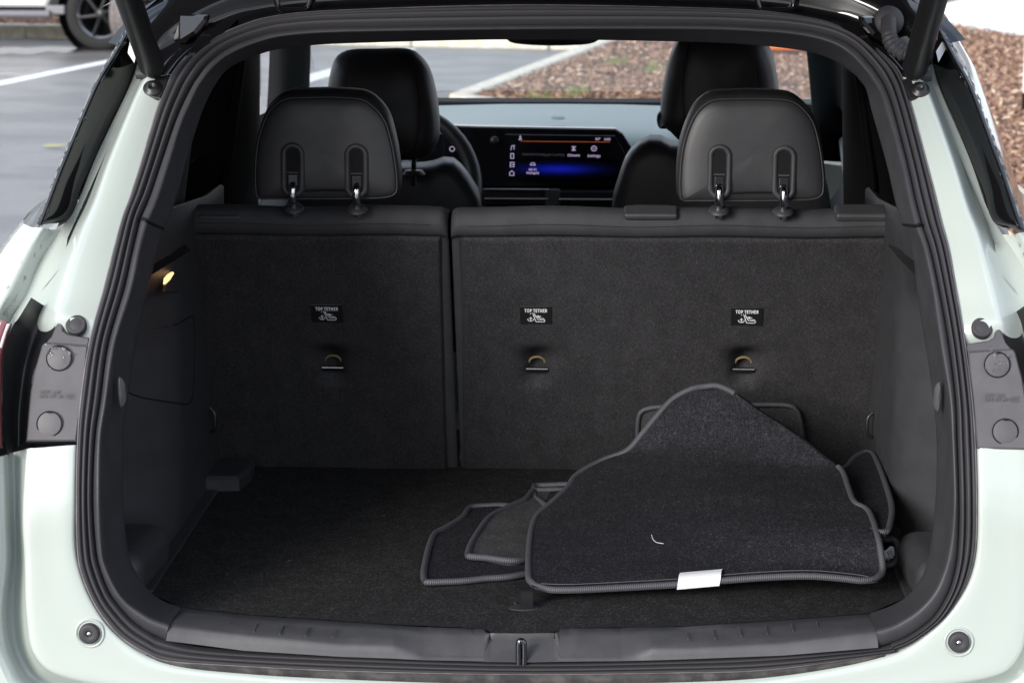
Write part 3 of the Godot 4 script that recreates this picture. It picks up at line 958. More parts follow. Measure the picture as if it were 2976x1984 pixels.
# ------------------------------------------------------------------ seal and mouldings round the opening
func make_seal_and_trim() -> void:
	# stations run from the left sill corner up, over the header and down to the right sill corner
	var a := [V(-0.4924,0.7073,0.0028),V(-0.5231,0.7192,0.0021),V(-0.5531,0.7373,0.0008),V(-0.5746,0.7598,-0.0005),V(-0.5922,0.786,-0.0018),V(-0.6078,0.8221,-0.0036),V(-0.6148,0.8587,-0.0054),V(-0.615,0.9349,-0.0092),V(-0.6153,1.0126,-0.0309),V(-0.6131,1.067,-0.049),V(-0.6066,1.137,-0.0834),V(-0.5923,1.2092,-0.1292),V(-0.5831,1.2625,-0.1654),V(-0.5768,1.2987,-0.1956),V(-0.5684,1.3297,-0.2215),V(-0.5577,1.3784,-0.262),V(-0.5479,1.4323,-0.3102),V(-0.5407,1.4629,-0.3387),V(-0.5313,1.4878,-0.362),V(-0.5133,1.5125,-0.385),V(-0.4868,1.5331,-0.4042),V(-0.4378,1.5563,-0.4269),V(-0.3848,1.5704,-0.4425),V(-0.2877,1.5786,-0.4514),V(-0.0271,1.5864,-0.46),V(0.2224,1.5831,-0.4564),V(0.34,1.5784,-0.4513),V(0.4154,1.5683,-0.4401),V(0.4532,1.5581,-0.4289),V(0.4865,1.5418,-0.4124),V(0.5183,1.5161,-0.3884),V(0.5375,1.4942,-0.3679),V(0.5494,1.4555,-0.3318),V(0.5654,1.3786,-0.2621),V(0.5753,1.3317,-0.2231),V(0.5812,1.2983,-0.1953),V(0.589,1.2599,-0.1633),V(0.5952,1.2129,-0.1315),V(0.6039,1.1445,-0.0882),V(0.6109,1.0714,-0.0505),V(0.6142,1.0149,-0.0316),V(0.6151,0.9462,-0.0098),V(0.6156,0.8831,-0.0067),V(0.609,0.8439,-0.0047),V(0.5968,0.8135,-0.0032),V(0.5741,0.7787,-0.0014),V(0.5359,0.7479,0.0001),V(0.5113,0.7354,0.001),V(0.4966,0.7292,0.0014)]
	var b := [V(-0.4944,0.7379,0.0008),V(-0.5184,0.7493,0),V(-0.5394,0.7645,-0.0007),V(-0.5589,0.7864,-0.0018),V(-0.5724,0.8071,-0.0029),V(-0.5833,0.8376,-0.0044),V(-0.5887,0.8663,-0.0058),V(-0.5915,0.9351,-0.0093),V(-0.5905,1.0128,-0.0309),V(-0.5851,1.0626,-0.0475),V(-0.5786,1.1372,-0.0835),V(-0.5632,1.2066,-0.1275),V(-0.5558,1.2571,-0.1609),V(-0.5503,1.296,-0.1933),V(-0.5399,1.327,-0.2192),V(-0.5286,1.3727,-0.2573),V(-0.5161,1.4231,-0.3016),V(-0.5061,1.4529,-0.3294),V(-0.4952,1.4778,-0.3526),V(-0.4778,1.5029,-0.3761),V(-0.4507,1.5241,-0.3958),V(-0.4085,1.5405,-0.4112),V(-0.3639,1.5492,-0.4192),V(-0.278,1.5542,-0.4246),V(-0.026,1.5583,-0.4292),V(0.2219,1.5594,-0.4304),V(0.3292,1.5566,-0.4273),V(0.3963,1.5519,-0.4221),V(0.4437,1.5418,-0.4123),V(0.4734,1.5268,-0.3983),V(0.4982,1.5012,-0.3744),V(0.5134,1.4764,-0.3513),V(0.5236,1.4455,-0.3225),V(0.5386,1.3739,-0.2582),V(0.5468,1.326,-0.2183),V(0.5541,1.2927,-0.1906),V(0.5627,1.2625,-0.1654),V(0.5718,1.2122,-0.1311),V(0.5813,1.1443,-0.0881),V(0.5874,1.0757,-0.0519),V(0.589,1.0192,-0.0331),V(0.5904,0.949,-0.0099),V(0.5913,0.8919,-0.0071),V(0.5888,0.8527,-0.0051),V(0.5791,0.8151,-0.0033),V(0.5587,0.7803,-0.0015),V(0.5274,0.7557,-0.0003),V(0.5051,0.7457,0.0003),V(0.4863,0.7394,0.0007)]
	var c := [V(-0.4881,0.7607,0.0095),V(-0.5102,0.7684,0.0091),V(-0.5293,0.7798,0.0085),V(-0.546,0.7925,0.0079),V(-0.5595,0.8101,0.007),V(-0.5728,0.8387,0.0056),V(-0.5788,0.8679,0.0041),V(-0.5804,0.9377,0.0006),V(-0.5813,1.015,-0.0217),V(-0.5754,1.0647,-0.0382),V(-0.5683,1.1389,-0.0746),V(-0.5516,1.2081,-0.1185),V(-0.5447,1.2568,-0.1507),V(-0.5383,1.2945,-0.1821),V(-0.5273,1.3254,-0.2078),V(-0.5166,1.3709,-0.2458),V(-0.5059,1.4211,-0.2897),V(-0.4964,1.4502,-0.3169),V(-0.4868,1.475,-0.34),V(-0.47,1.4994,-0.3628),V(-0.4442,1.5199,-0.3819),V(-0.4034,1.5363,-0.3972),V(-0.3609,1.5449,-0.4052),V(-0.2759,1.5499,-0.4099),V(-0.0255,1.554,-0.4144),V(0.2215,1.5551,-0.4156),V(0.3271,1.5523,-0.4126),V(0.3934,1.547,-0.4072),V(0.4393,1.5363,-0.3972),V(0.4669,1.5202,-0.3822),V(0.4904,1.4953,-0.359),V(0.5045,1.4725,-0.3376),V(0.5135,1.4428,-0.31),V(0.5294,1.3732,-0.2476),V(0.537,1.3254,-0.2078),V(0.5438,1.2939,-0.1816),V(0.5531,1.2638,-0.1565),V(0.5617,1.2153,-0.123),V(0.5694,1.1459,-0.0791),V(0.5784,1.0793,-0.0431),V(0.5812,1.0213,-0.0238),V(0.5826,0.9484,0.0001),V(0.5805,0.8915,0.0029),V(0.5733,0.8523,0.0049),V(0.56,0.819,0.0065),V(0.5383,0.7934,0.0078),V(0.5139,0.7762,0.0087),V(0.4976,0.7687,0.0091),V(0.4829,0.7643,0.0093)]
	var d := [V(-0.4889,0.757,-0.0904),V(-0.5074,0.7631,-0.0907),V(-0.5221,0.7718,-0.0911),V(-0.5344,0.7817,-0.0916),V(-0.5434,0.7936,-0.0922),V(-0.5537,0.8111,-0.0931),V(-0.5624,0.8399,-0.0945),V(-0.5678,0.913,-0.0981),V(-0.5681,0.9941,-0.1147),V(-0.5643,1.0451,-0.1317),V(-0.5571,1.1223,-0.1641),V(-0.5448,1.1934,-0.2091),V(-0.5375,1.2395,-0.2383),V(-0.5313,1.2738,-0.2648),V(-0.5187,1.3071,-0.2926),V(-0.5087,1.3578,-0.3349),V(-0.4975,1.4112,-0.3804),V(-0.4896,1.441,-0.4083),V(-0.4795,1.4652,-0.4308),V(-0.4657,1.4865,-0.4508),V(-0.443,1.5007,-0.464),V(-0.4017,1.5156,-0.4779),V(-0.3541,1.5225,-0.4843),V(-0.2817,1.5276,-0.4891),V(-0.0284,1.5337,-0.4948),V(0.2242,1.5312,-0.4924),V(0.3236,1.5271,-0.4886),V(0.3951,1.5199,-0.4819),V(0.4369,1.5102,-0.4728),V(0.4622,1.498,-0.4615),V(0.4825,1.4829,-0.4474),V(0.4955,1.4649,-0.4306),V(0.5017,1.4351,-0.4028),V(0.5184,1.3647,-0.3406),V(0.5281,1.3116,-0.2964),V(0.5374,1.2844,-0.2736),V(0.5483,1.2421,-0.24),V(0.5529,1.1853,-0.204),V(0.5599,1.1292,-0.1685),V(0.5683,1.0638,-0.1379),V(0.573,1.003,-0.1177),V(0.5717,0.9266,-0.0988),V(0.5671,0.8648,-0.0957),V(0.5585,0.8213,-0.0936),V(0.5493,0.8026,-0.0926),V(0.5357,0.785,-0.0918),V(0.5148,0.7711,-0.0911),V(0.4968,0.7634,-0.0907),V(0.4835,0.7589,-0.0904)]
	# the rubber seal runs right round: add the sill
	var sa := a.duplicate()
	sa.append_array([V(0.3385,0.7055,0.003),V(0.2194,0.6998,0.0033),V(-0.0103,0.6946,0.0037),V(-0.2508,0.6966,0.0036),V(-0.4222,0.7032,0.0031)])
	var sb := b.duplicate()
	sb.append_array([V(0.3453,0.7268,0.0015),V(0.2191,0.7199,0.002),V(-0.0104,0.7135,0.0024),V(-0.2507,0.7187,0.0021),V(-0.428,0.7258,0.0016)])
	var seal := part("door_seal", strip(sa, sb, [[0.05, -0.012], [0.06, 0.001], [0.12, 0.005], [0.22, 0.006], [0.30, 0.002], [0.33, 0.000], [0.36, 0.004], [0.42, 0.0105], [0.50, 0.013], [0.58, 0.0115], [0.65, 0.005], [0.68, 0.002], [0.71, 0.006], [0.78, 0.0115], [0.86, 0.012], [0.93, 0.008], [1.0, -0.004]], 8, true), M.rubber)
	part("seal_lip", strip(sa, sb, [[-0.02, -0.012], [-0.02, 0.0005], [0.0, 0.002], [0.07, 0.003], [0.09, 0.001]], 8, true), M.lip, seal)
	# dusty lower lip under the sill seal
	var la := [V(-0.5243,0.7136,-0.0036),V(-0.4936,0.7005,-0.0027),V(-0.4233,0.6896,-0.002),V(-0.2515,0.6812,-0.0014),V(-0.0105,0.6767,-0.0011),V(0.2197,0.6826,-0.0015),V(0.339,0.692,-0.0021),V(0.4382,0.7084,-0.0032),V(0.4974,0.7237,-0.0042)]
	var lb := [V(-0.5154,0.723,0.0038),V(-0.4884,0.7116,0.0046),V(-0.4219,0.7044,0.005),V(-0.2506,0.6979,0.0055),V(-0.0102,0.6959,0.0056),V(0.2193,0.701,0.0053),V(0.3383,0.7073,0.0048),V(0.4373,0.7194,0.004),V(0.4922,0.7316,0.0032)]
	part("lower_lip", strip(la, lb, [[0, -0.01], [0.0, 0.002], [0.3, 0.004], [0.7, 0.003], [1.0, -0.004]], 8), M.dirty_rubber, seal)
	# mouldings inside the seal
	var names := ["side_trim", "pillar_trim", "header_trim", "pillar_trim", "side_trim"]
	var mats := [M.plastic, M.cloth, M.soft_plastic, M.cloth, M.plastic]
	var cuts := [0, 13, 18, 30, 35, 48]
	for s in 5:
		var st := []
		for i in range(cuts[s], cuts[s + 1] + 1):
			var n := rear_normal(b[i].y)
			st.append([b[i] - n * 0.012, b[i] + n * 0.001, b[i].lerp(c[i], 0.45) + n * 0.004, c[i] - n * 0.001, c[i].lerp(d[i], 0.25), c[i].lerp(d[i], 0.6), d[i], d[i] + V(signf(d[i].x) * 0.012, 0.0, -0.012)])
		var o := part(names[s], loft(st, 7, 3), mats[s])
		if s == 1 or s == 3:
			# lower edge of the pillar trim: a thin folded border
			var e: int = cuts[1] if s == 1 else cuts[4]
			var nn := rear_normal(b[e].y)
			part("border", tube(spline([b[e] + nn * 0.001, b[e].lerp(c[e], 0.5) + nn * 0.007, c[e] + nn * 0.002, c[e].lerp(d[e], 0.5), d[e]], 5), 0.0022, 8), M.matt_black, o)
	# finger dimple in each moulding
	for q in [[V(-0.5624,1.0728,-0.0469), -1], [V(0.5692,1.0747,-0.0476), 1]]:
		var dm := part("clip_cover", cushion(mirror_if([V(-0.004, 0.022, 0), V(0.005, 0.012, 0), V(0.006, -0.012, 0), V(-0.003, -0.022, 0), V(-0.006, 0, 0)], q[1] > 0), V(0, 0, 1), [[0.0, 0.0], [0.002, 0.001], [0.003, 0.004], [0.003, 9.0]], 24), M.plastic)
		dm.position = q[0] + V(-q[1] * 0.004, 0, -0.020)
		dm.rotation.y = -q[1] * 0.5
	# the sill plate with its two scoops and the well for the striker
	var rows := []
	var stx := [V(-0.4948,0.747,-0.1237),V(-0.3944,0.747,-0.0909),V(-0.2574,0.747,-0.0645),V(-0.1821,0.747,-0.0507),V(-0.1573,0.747,-0.0454),V(-0.1327,0.747,-0.0422),V(-0.0718,0.747,-0.0383),V(-0.0554,0.747,-0.0369),V(-0.05,0.747,-0.0249),V(-0.0448,0.747,-0.017),V(-0.0038,0.747,-0.0165),V(0.0418,0.747,-0.0202),V(0.0464,0.747,-0.0285),V(0.0498,0.747,-0.0408),V(0.0643,0.747,-0.0434),V(0.1309,0.747,-0.0479),V(0.1521,0.747,-0.0528),V(0.1733,0.747,-0.0536),V(0.2206,0.747,-0.0574),V(0.3635,0.747,-0.0938),V(0.488,0.747,-0.1301)]
	var cr := [V(-0.4892,0.7588,0.0036),V(-0.3838,0.7502,0.012),V(-0.2491,0.7395,0.0147),V(-0.1796,0.7385,0.0148),V(-0.156,0.7308,0.0113),V(-0.1351,0.7238,0.0117),V(-0.0692,0.7233,0.0118),V(-0.0531,0.7235,0.0118),V(-0.0492,0.7332,-0.0089),V(-0.0453,0.74,-0.0293),V(-0.0043,0.7399,-0.0293),V(0.0416,0.741,-0.0294),V(0.0469,0.7343,-0.009),V(0.0509,0.7247,0.0117),V(0.0652,0.7249,0.0117),V(0.1337,0.7257,0.0116),V(0.1557,0.732,0.0112),V(0.1781,0.739,0.0147),V(0.2185,0.7388,0.0147),V(0.356,0.7471,0.0122),V(0.4836,0.7625,0.0034)]
	var bo := [V(-0.4915,0.7417,0.0166),V(-0.3834,0.7289,0.0174),V(-0.249,0.7219,0.0179),V(-0.1795,0.7203,0.018),V(-0.1556,0.7193,0.018),V(-0.1346,0.7184,0.0181),V(-0.0689,0.7179,0.0181),V(-0.0528,0.7175,0.0182),V(-0.048,0.7169,0.0182),V(-0.0432,0.717,0.0182),V(-0.0026,0.7169,0.0182),V(0.0427,0.718,0.0181),V(0.0474,0.7181,0.0181),V(0.051,0.7187,0.0181),V(0.0653,0.7189,0.0181),V(0.1337,0.7203,0.018),V(0.1557,0.7211,0.0179),V(0.1783,0.722,0.0179),V(0.2186,0.7237,0.0178),V(0.356,0.7307,0.0173),V(0.4845,0.7431,0.0165)]
	for i in stx.size():
		var f: Vector3 = stx[i]
		var k: Vector3 = cr[i]
		var e: Vector3 = bo[i]
		rows.append([f + V(0, -0.012, -0.004), f, f.lerp(k, 0.35) + V(0, 0.0015, 0), f.lerp(k, 0.75) + V(0, 0.002, 0), k + V(0, 0.0, -0.004), k.lerp(e, 0.18) + V(0, 0, 0.0), k.lerp(e, 0.6), e])
	var dense := []
	for j in rows[0].size():
		var line := []
		for r in rows:
			line.append(r[j])
		var fine := []
		for i in line.size() - 1:
			for t in 5:
				fine.append(line[i].lerp(line[i + 1], t / 5.0))
		fine.append(line[line.size() - 1])
		dense.append(fine)
	var sill := part("sill_plate", grid(dense), M.sill)
	for x in [463, 521, 582, 640, 700]:
		pass
	for l in [[V(-0.4474,0.752,-0.0472),V(-0.4476,0.752,-0.0224)], [V(-0.4099,0.7515,-0.042),V(-0.4098,0.7515,-0.0091)], [V(-0.3727,0.7505,-0.0383),V(-0.3718,0.7505,-0.0016)], [V(-0.3357,0.7495,-0.0347),V(-0.3353,0.7495,0.0059)], [V(-0.3,0.7485,-0.0311),V(-0.3,0.7485,0.0094)], [V(-0.263,0.748,-0.0259),V(-0.2626,0.748,0.0104)], [V(0.2251,0.748,-0.0278),V(0.2259,0.748,0.0042)], [V(0.2622,0.7485,-0.0398),V(0.263,0.7485,-0.0015)], [V(0.2987,0.7495,-0.046),V(0.2997,0.7495,-0.0097)], [V(0.3353,0.7505,-0.0544),V(0.336,0.7505,-0.0178)], [V(0.3721,0.7515,-0.0628),V(0.3724,0.7515,-0.026)], [V(0.4078,0.752,-0.0707),V(0.4085,0.752,-0.0359)]]:
		part("rib", tube(l, 0.0009, 6), M.sill, sill)
	# the latch striker: a bent chromed rod
	var loop := spline([V(-0.0053,0.7135,0.016),V(-0.0057,0.7425,0.016),V(-0.0033,0.7466,0.016),V(0.0003,0.7457,0.016),V(0.0019,0.7405,0.016),V(0.0019,0.7136,0.016)], 5)
	part("latch_striker", tube(loop, 0.0042, 10), M.dark_chrome)

func mirror_if(p: Array, yes: bool) -> Array:
	return mirror(p) if yes else p

# ------------------------------------------------------------------ boot lining and floor
func lining_x(y: float, z: float) -> float:
	var sc := smoothstep(-0.60, -0.37, z) * (1.0 - smoothstep(1.07, 1.19, y)) * smoothstep(0.742, 0.80, y)
	return 0.569 + 0.135 * sc - 0.004 * smoothstep(1.1, 1.25, y)

func make_boot() -> void:
	# carpet floor between the sill and the seat backs
	var edge := [V(-0.5489,0.745,-0.1969),V(-0.4963,0.745,-0.1325),V(-0.3957,0.745,-0.0997),V(-0.2583,0.745,-0.0731),V(-0.1828,0.745,-0.0593),V(-0.0558,0.745,-0.0454),V(-0.0492,0.745,-0.0334),V(-0.0427,0.745,-0.0235),V(0.0392,0.745,-0.0266),V(0.0451,0.745,-0.0369),V(0.0509,0.745,-0.0494),V(0.1735,0.745,-0.0622),V(0.2209,0.745,-0.066),V(0.3642,0.745,-0.1025),V(0.4889,0.745,-0.139),V(0.5528,0.745,-0.2244)]
	var fine := even(edge, 140)
	fine[0].x = -0.5495
	fine[139].x = 0.5495
	var rows := []
	for j in 61:
		var t := j / 60.0
		var r := []
		for i in 140:
			var p: Vector3 = fine[i]
			var x: float = lerpf(p.x, lerpf(-0.5495, 0.5495, i / 139.0), smoothstep(0.0, 0.35, t))
			r.append(V(x, 0.745 + 0.0012 * sin(x * 9.0 + t * 5.0) * sin(t * 11.0), lerpf(p.z, -1.03, t)))
		rows.append(r)
	var fl := part("boot_floor", grid(rows), M.carpet)
	for h in [[V(-0.2537,0.7475,-0.6545),V(-0.2483,0.7475,-0.6575)], [V(-0.3722,0.7475,-0.3693),V(-0.3704,0.7475,-0.3768),V(-0.3665,0.7475,-0.3769)], [V(-0.0188,0.7475,-0.1637),V(-0.0148,0.7475,-0.1551)], [V(-0.2781,0.7475,-0.1193),V(-0.2753,0.7475,-0.128)], [V(-0.4542,0.7475,-0.2936),V(-0.4537,0.7475,-0.3032)]]:
		part("lint", tube(h, 0.0005, 5), M.stitch, fl)
	# pull strap on its oval washer
	var oc := V(-0.0038,0.7465,-0.1458)
	var oval := []
	for k in 28:
		var w := TAU * k / 28
		oval.append(oc + V(cos(w) * 0.0225, 0, sin(w) * 0.016))
	part("strap_washer", plate(oval, Vector3.UP, 0.003, 0.001), M.plastic, fl)
	var sp := [V(-0.0078,0.7393,-0.172),V(-0.0091,0.753,-0.172),V(-0.0072,0.7595,-0.172),V(-0.0028,0.7621,-0.172)]
	var st := []
	var bent := [[0.0, 0.0, 0.010], [0.0, 0.014, 0.010], [0.001, 0.023, 0.006], [0.0, 0.0262, -0.001], [0.0, 0.0245, -0.008], [0.0, 0.012, -0.006], [0.0, 0.0, -0.002]]
	for q in bent:
		st.append([oc + V(-0.0085 + q[0] + 0.004, q[1] + 0.001, q[2]), oc + V(0.0085 + 0.005, q[1] + 0.001, q[2] - 0.001)])
	part("pull_strap", loft(st, 6, 1), M.matt_black, fl)
	for s in [-1, 1]:
		# side lining: straight by the seat, scooped out behind the moulding
		var g := []
		var ys := [0.60, 0.745, 0.76, 0.80, 0.86, 0.92, 0.98, 1.04, 1.10, 1.15, 1.20, 1.24, 1.275]
		for y in ys:
			var r := []
			for k in 34:
				var z := lerpf(rear_z(y) - 0.105, -1.06, k / 33.0)
				var top := lerpf(1.290, 1.240, clampf((-0.2 - z) / 0.7, 0, 1))
				var yy := minf(y, top)
				if y > 1.2:
					yy = lerpf(1.20, top, (y - 1.20) / 0.075)
				r.append(V(s * lining_x(y, z), yy, z))
			g.append(r)
		# the top turns outward to the glass
		var ledge := []
		var drop := []
		for p in g[g.size() - 1]:
			ledge.append(p + V(s * 0.006, 0.003, 0))
			drop.append(p + V(s * 0.10, -0.06, 0))
		g.append(ledge)
		g.append(ledge.duplicate())
		g.append(drop)
		var w := part("boot_lining", grid(g), M.soft_plastic)
		# narrow side rail beside the floor
		part("floor_rail", rbox(V(0.026, 0.02, 0.66), 0.003, V(s * 0.5625, 0.737, -0.54)), M.plastic, w)
		# slot for the parcel shelf
		var slot := side_of([V(-0.5655,1.2093,-0.2723),V(-0.5655,1.1939,-0.3047),V(-0.5655,1.1776,-0.7019),V(-0.5655,1.1959,-0.6494)], s) if s < 0 else [V(0.5635,1.1955,-0.6843),V(0.5635,1.208,-0.5786),V(0.5635,1.221,-0.288),V(0.5635,1.2058,-0.2793),V(0.5635,1.2021,-0.319),V(0.5635,1.1956,-0.5063)]
		part("shelf_slot", plate(slot, V(-s, 0, 0), 0.003, 0.0008), M.gloss_black, w)
		var tie := V(s * 0.566, 0.86, -0.865)
		part("tie_down", tube(spline([tie + V(0, 0.022, 0.004), tie + V(-s * 0.008, 0.012, 0.006), tie + V(-s * 0.008, -0.012, 0.006), tie + V(0, -0.022, 0.004)], 5), 0.003, 8), M.satin_black, w)
	for s in [-1, 1]:
		part("pocket_floor", rbox(V(0.13, 0.012, 0.62), 0.003, V(s * 0.615, 0.7365, -0.42)), M.soft_plastic)
	# bin edge low on each side, under the scoop
	for s in [-1, 1]:
		var b := part("bin_edge", rbox(V(0.10, 0.075, 0.20), 0.03, V(s * 0.622, 0.770, -0.250)), M.soft_plastic)
		b.rotation.y = s * 0.06
	# seat latch block on the floor by the left seat
	var blk := [V(-0.575, 0.769, -0.822), V(-0.513, 0.769, -0.826), V(-0.503, 0.769, -0.885), V(-0.505, 0.769, -0.96), V(-0.575, 0.769, -0.96)]
	part("latch_block", plate(blk, Vector3.UP, 0.028, 0.006), M.plastic)
	# access cover in the left lining
	var cov := spline([V(-0.585,1.0671,-0.4604),V(-0.585,1.0793,-0.4809),V(-0.585,1.0699,-0.685),V(-0.585,1.0539,-0.7278),V(-0.585,0.9708,-0.7158),V(-0.585,0.9296,-0.6787),V(-0.585,0.9672,-0.5221),V(-0.585,1.0079,-0.4705)], 6, true)
	for i in cov.size():
		cov[i].x = -lining_x(cov[i].y, cov[i].z) + 0.0002
	part("cover_groove", tube(cov, 0.0012, 6, true), M.matt_black)
	# boot lamp: a slanted lit lens in a pocket of the left lining
	var lens := [V(-0.5665,1.1591,-0.4698),V(-0.5665,1.1672,-0.4761),V(-0.5665,1.1686,-0.5047),V(-0.5665,1.167,-0.5425),V(-0.5665,1.1635,-0.5459),V(-0.5665,1.1591,-0.5072)]
	var glow := solid(lin(0.9, 0.6, 0.35), 0.4)
	glow.emission_enabled = true
	glow.emission = Color(1.0, 0.80, 0.55)
	glow.emission_energy_multiplier = 1.1
	var lamp := part("boot_lamp", plate(lens, V(1, 0, 0), 0.004, 0.0008), glow)
	lamp.set_meta("label", "small lit lamp glowing warm white")
	var pocket := [V(-0.5672,1.1566,-0.4683),V(-0.5672,1.1587,-0.5268),V(-0.5672,1.1554,-0.6068),V(-0.5672,1.1302,-0.6031),V(-0.5672,1.1273,-0.5918),V(-0.5672,1.1492,-0.4583)]
	part("lamp_pocket", plate(pocket, V(1, 0, 0), 0.003, 0.0008), M.soft_plastic, lamp)
	var bulb := OmniLight3D.new()
	bulb.name = "boot_lamp_light"
	bulb.position = V(-0.555,1.1602,-0.4465)
	bulb.light_color = Color(1.0, 0.62, 0.35)
	bulb.light_energy = 0.0003
	bulb.light_size = 0.01
	bulb.omni_range = 3.0
	bulb.omni_attenuation = 2.0
	bulb.shadow_enabled = true
	add_child(bulb)

# ------------------------------------------------------------------ rear seats (own axes: x, up the back, out of the back)
func seat_shell(x0: float, x1: float, bow0: float, bow1: float) -> ArrayMesh:
	var prof := [[-0.02, -0.13], [-0.02, -0.012], [0.0, -0.008], [0.25, -0.006], [0.46, -0.006], [0.495, -0.006], [0.508, -0.004], [0.514, 0.003], [0.525, 0.0062], [0.535, 0.005], [0.541, 0.001], [0.5455, -0.004], [0.549, -0.012], [0.5485, -0.024], [0.544, -0.036], [0.534, -0.05], [0.51, -0.075], [0.46, -0.105], [0.30, -0.13]]
	var xs := []
	for k in 5:
		xs.append([x0 + 0.016 * (1 - cos(k * PI / 8)), 0.020 * (1 - sin(k * PI / 8))])
	for k in range(1, 24):
		xs.append([lerpf(x0 + 0.016, x1 - 0.016, k / 24.0), 0.0])
	for k in 5:
		xs.append([x1 - 0.016 * (1 - sin(k * PI / 8)), 0.020 * (1 - cos(k * PI / 8))])
	var rows := []
	for q in xs:
		var r := []
		for p in prof:
			var top := smoothstep(0.45, 0.56, p[0])
			var bow: float = lerpf(bow0, bow1, p[0] / 0.57) if q[0] < (x0 + x1) * 0.5 else 0.0
			var deep := smoothstep(0.025, 0.05, minf(q[0] - x0, x1 - q[0])) * (1.0 - smoothstep(0.47, 0.505, p[0]))
			var wave := 0.0022 * sin(q[0] * 23.0 + 1.0) * top
			r.append(V(q[0] + bow, p[0] - q[1] * top * 0.9 + wave, p[1] - q[1] * 0.35 - 0.036 * deep if p[1] > -0.1 else p[1]))
		rows.append(spline(r, 3))
	return grid(rows)

func seat_carpet(l0: float, l1: float, r0: float, r1: float, top: float, dents: Array) -> ArrayMesh:
	var rows := []
	var nj := 110
	var ni := 150
	for j in nj + 1:
		var s := top * j / nj
		var r := []
		for i in ni + 1:
			var x0 := lerpf(l0, l1, s / top)
			var x1 := lerpf(r0, r1, s / top)
			var x := lerpf(x0, x1, float(i) / ni)
			var e := minf(minf(x - x0, x1 - x), top - s)
			var n := -0.007 + 0.007 * sqrt(clampf(1.0 - pow(1.0 - clampf(e / 0.006, 0, 1), 2.0), 0, 1))
			for q in dents:
				var dx: float = (x - q.x) / lerpf(0.019, 0.031, smoothstep(-0.005, 0.05, s - q.y))
				var across: float = exp(-pow(absf(dx), 2.0))
				var along: float = smoothstep(0.062, 0.008, s - q.y) * smoothstep(-0.042, -0.002, s - q.y)
				n -= 0.030 * across * along
			n += 0.0012 * sin(x * 17 + s * 7) * sin(s * 13 + 1)
			r.append(V(x, s, n))
		rows.append(r)
	return grid(rows)

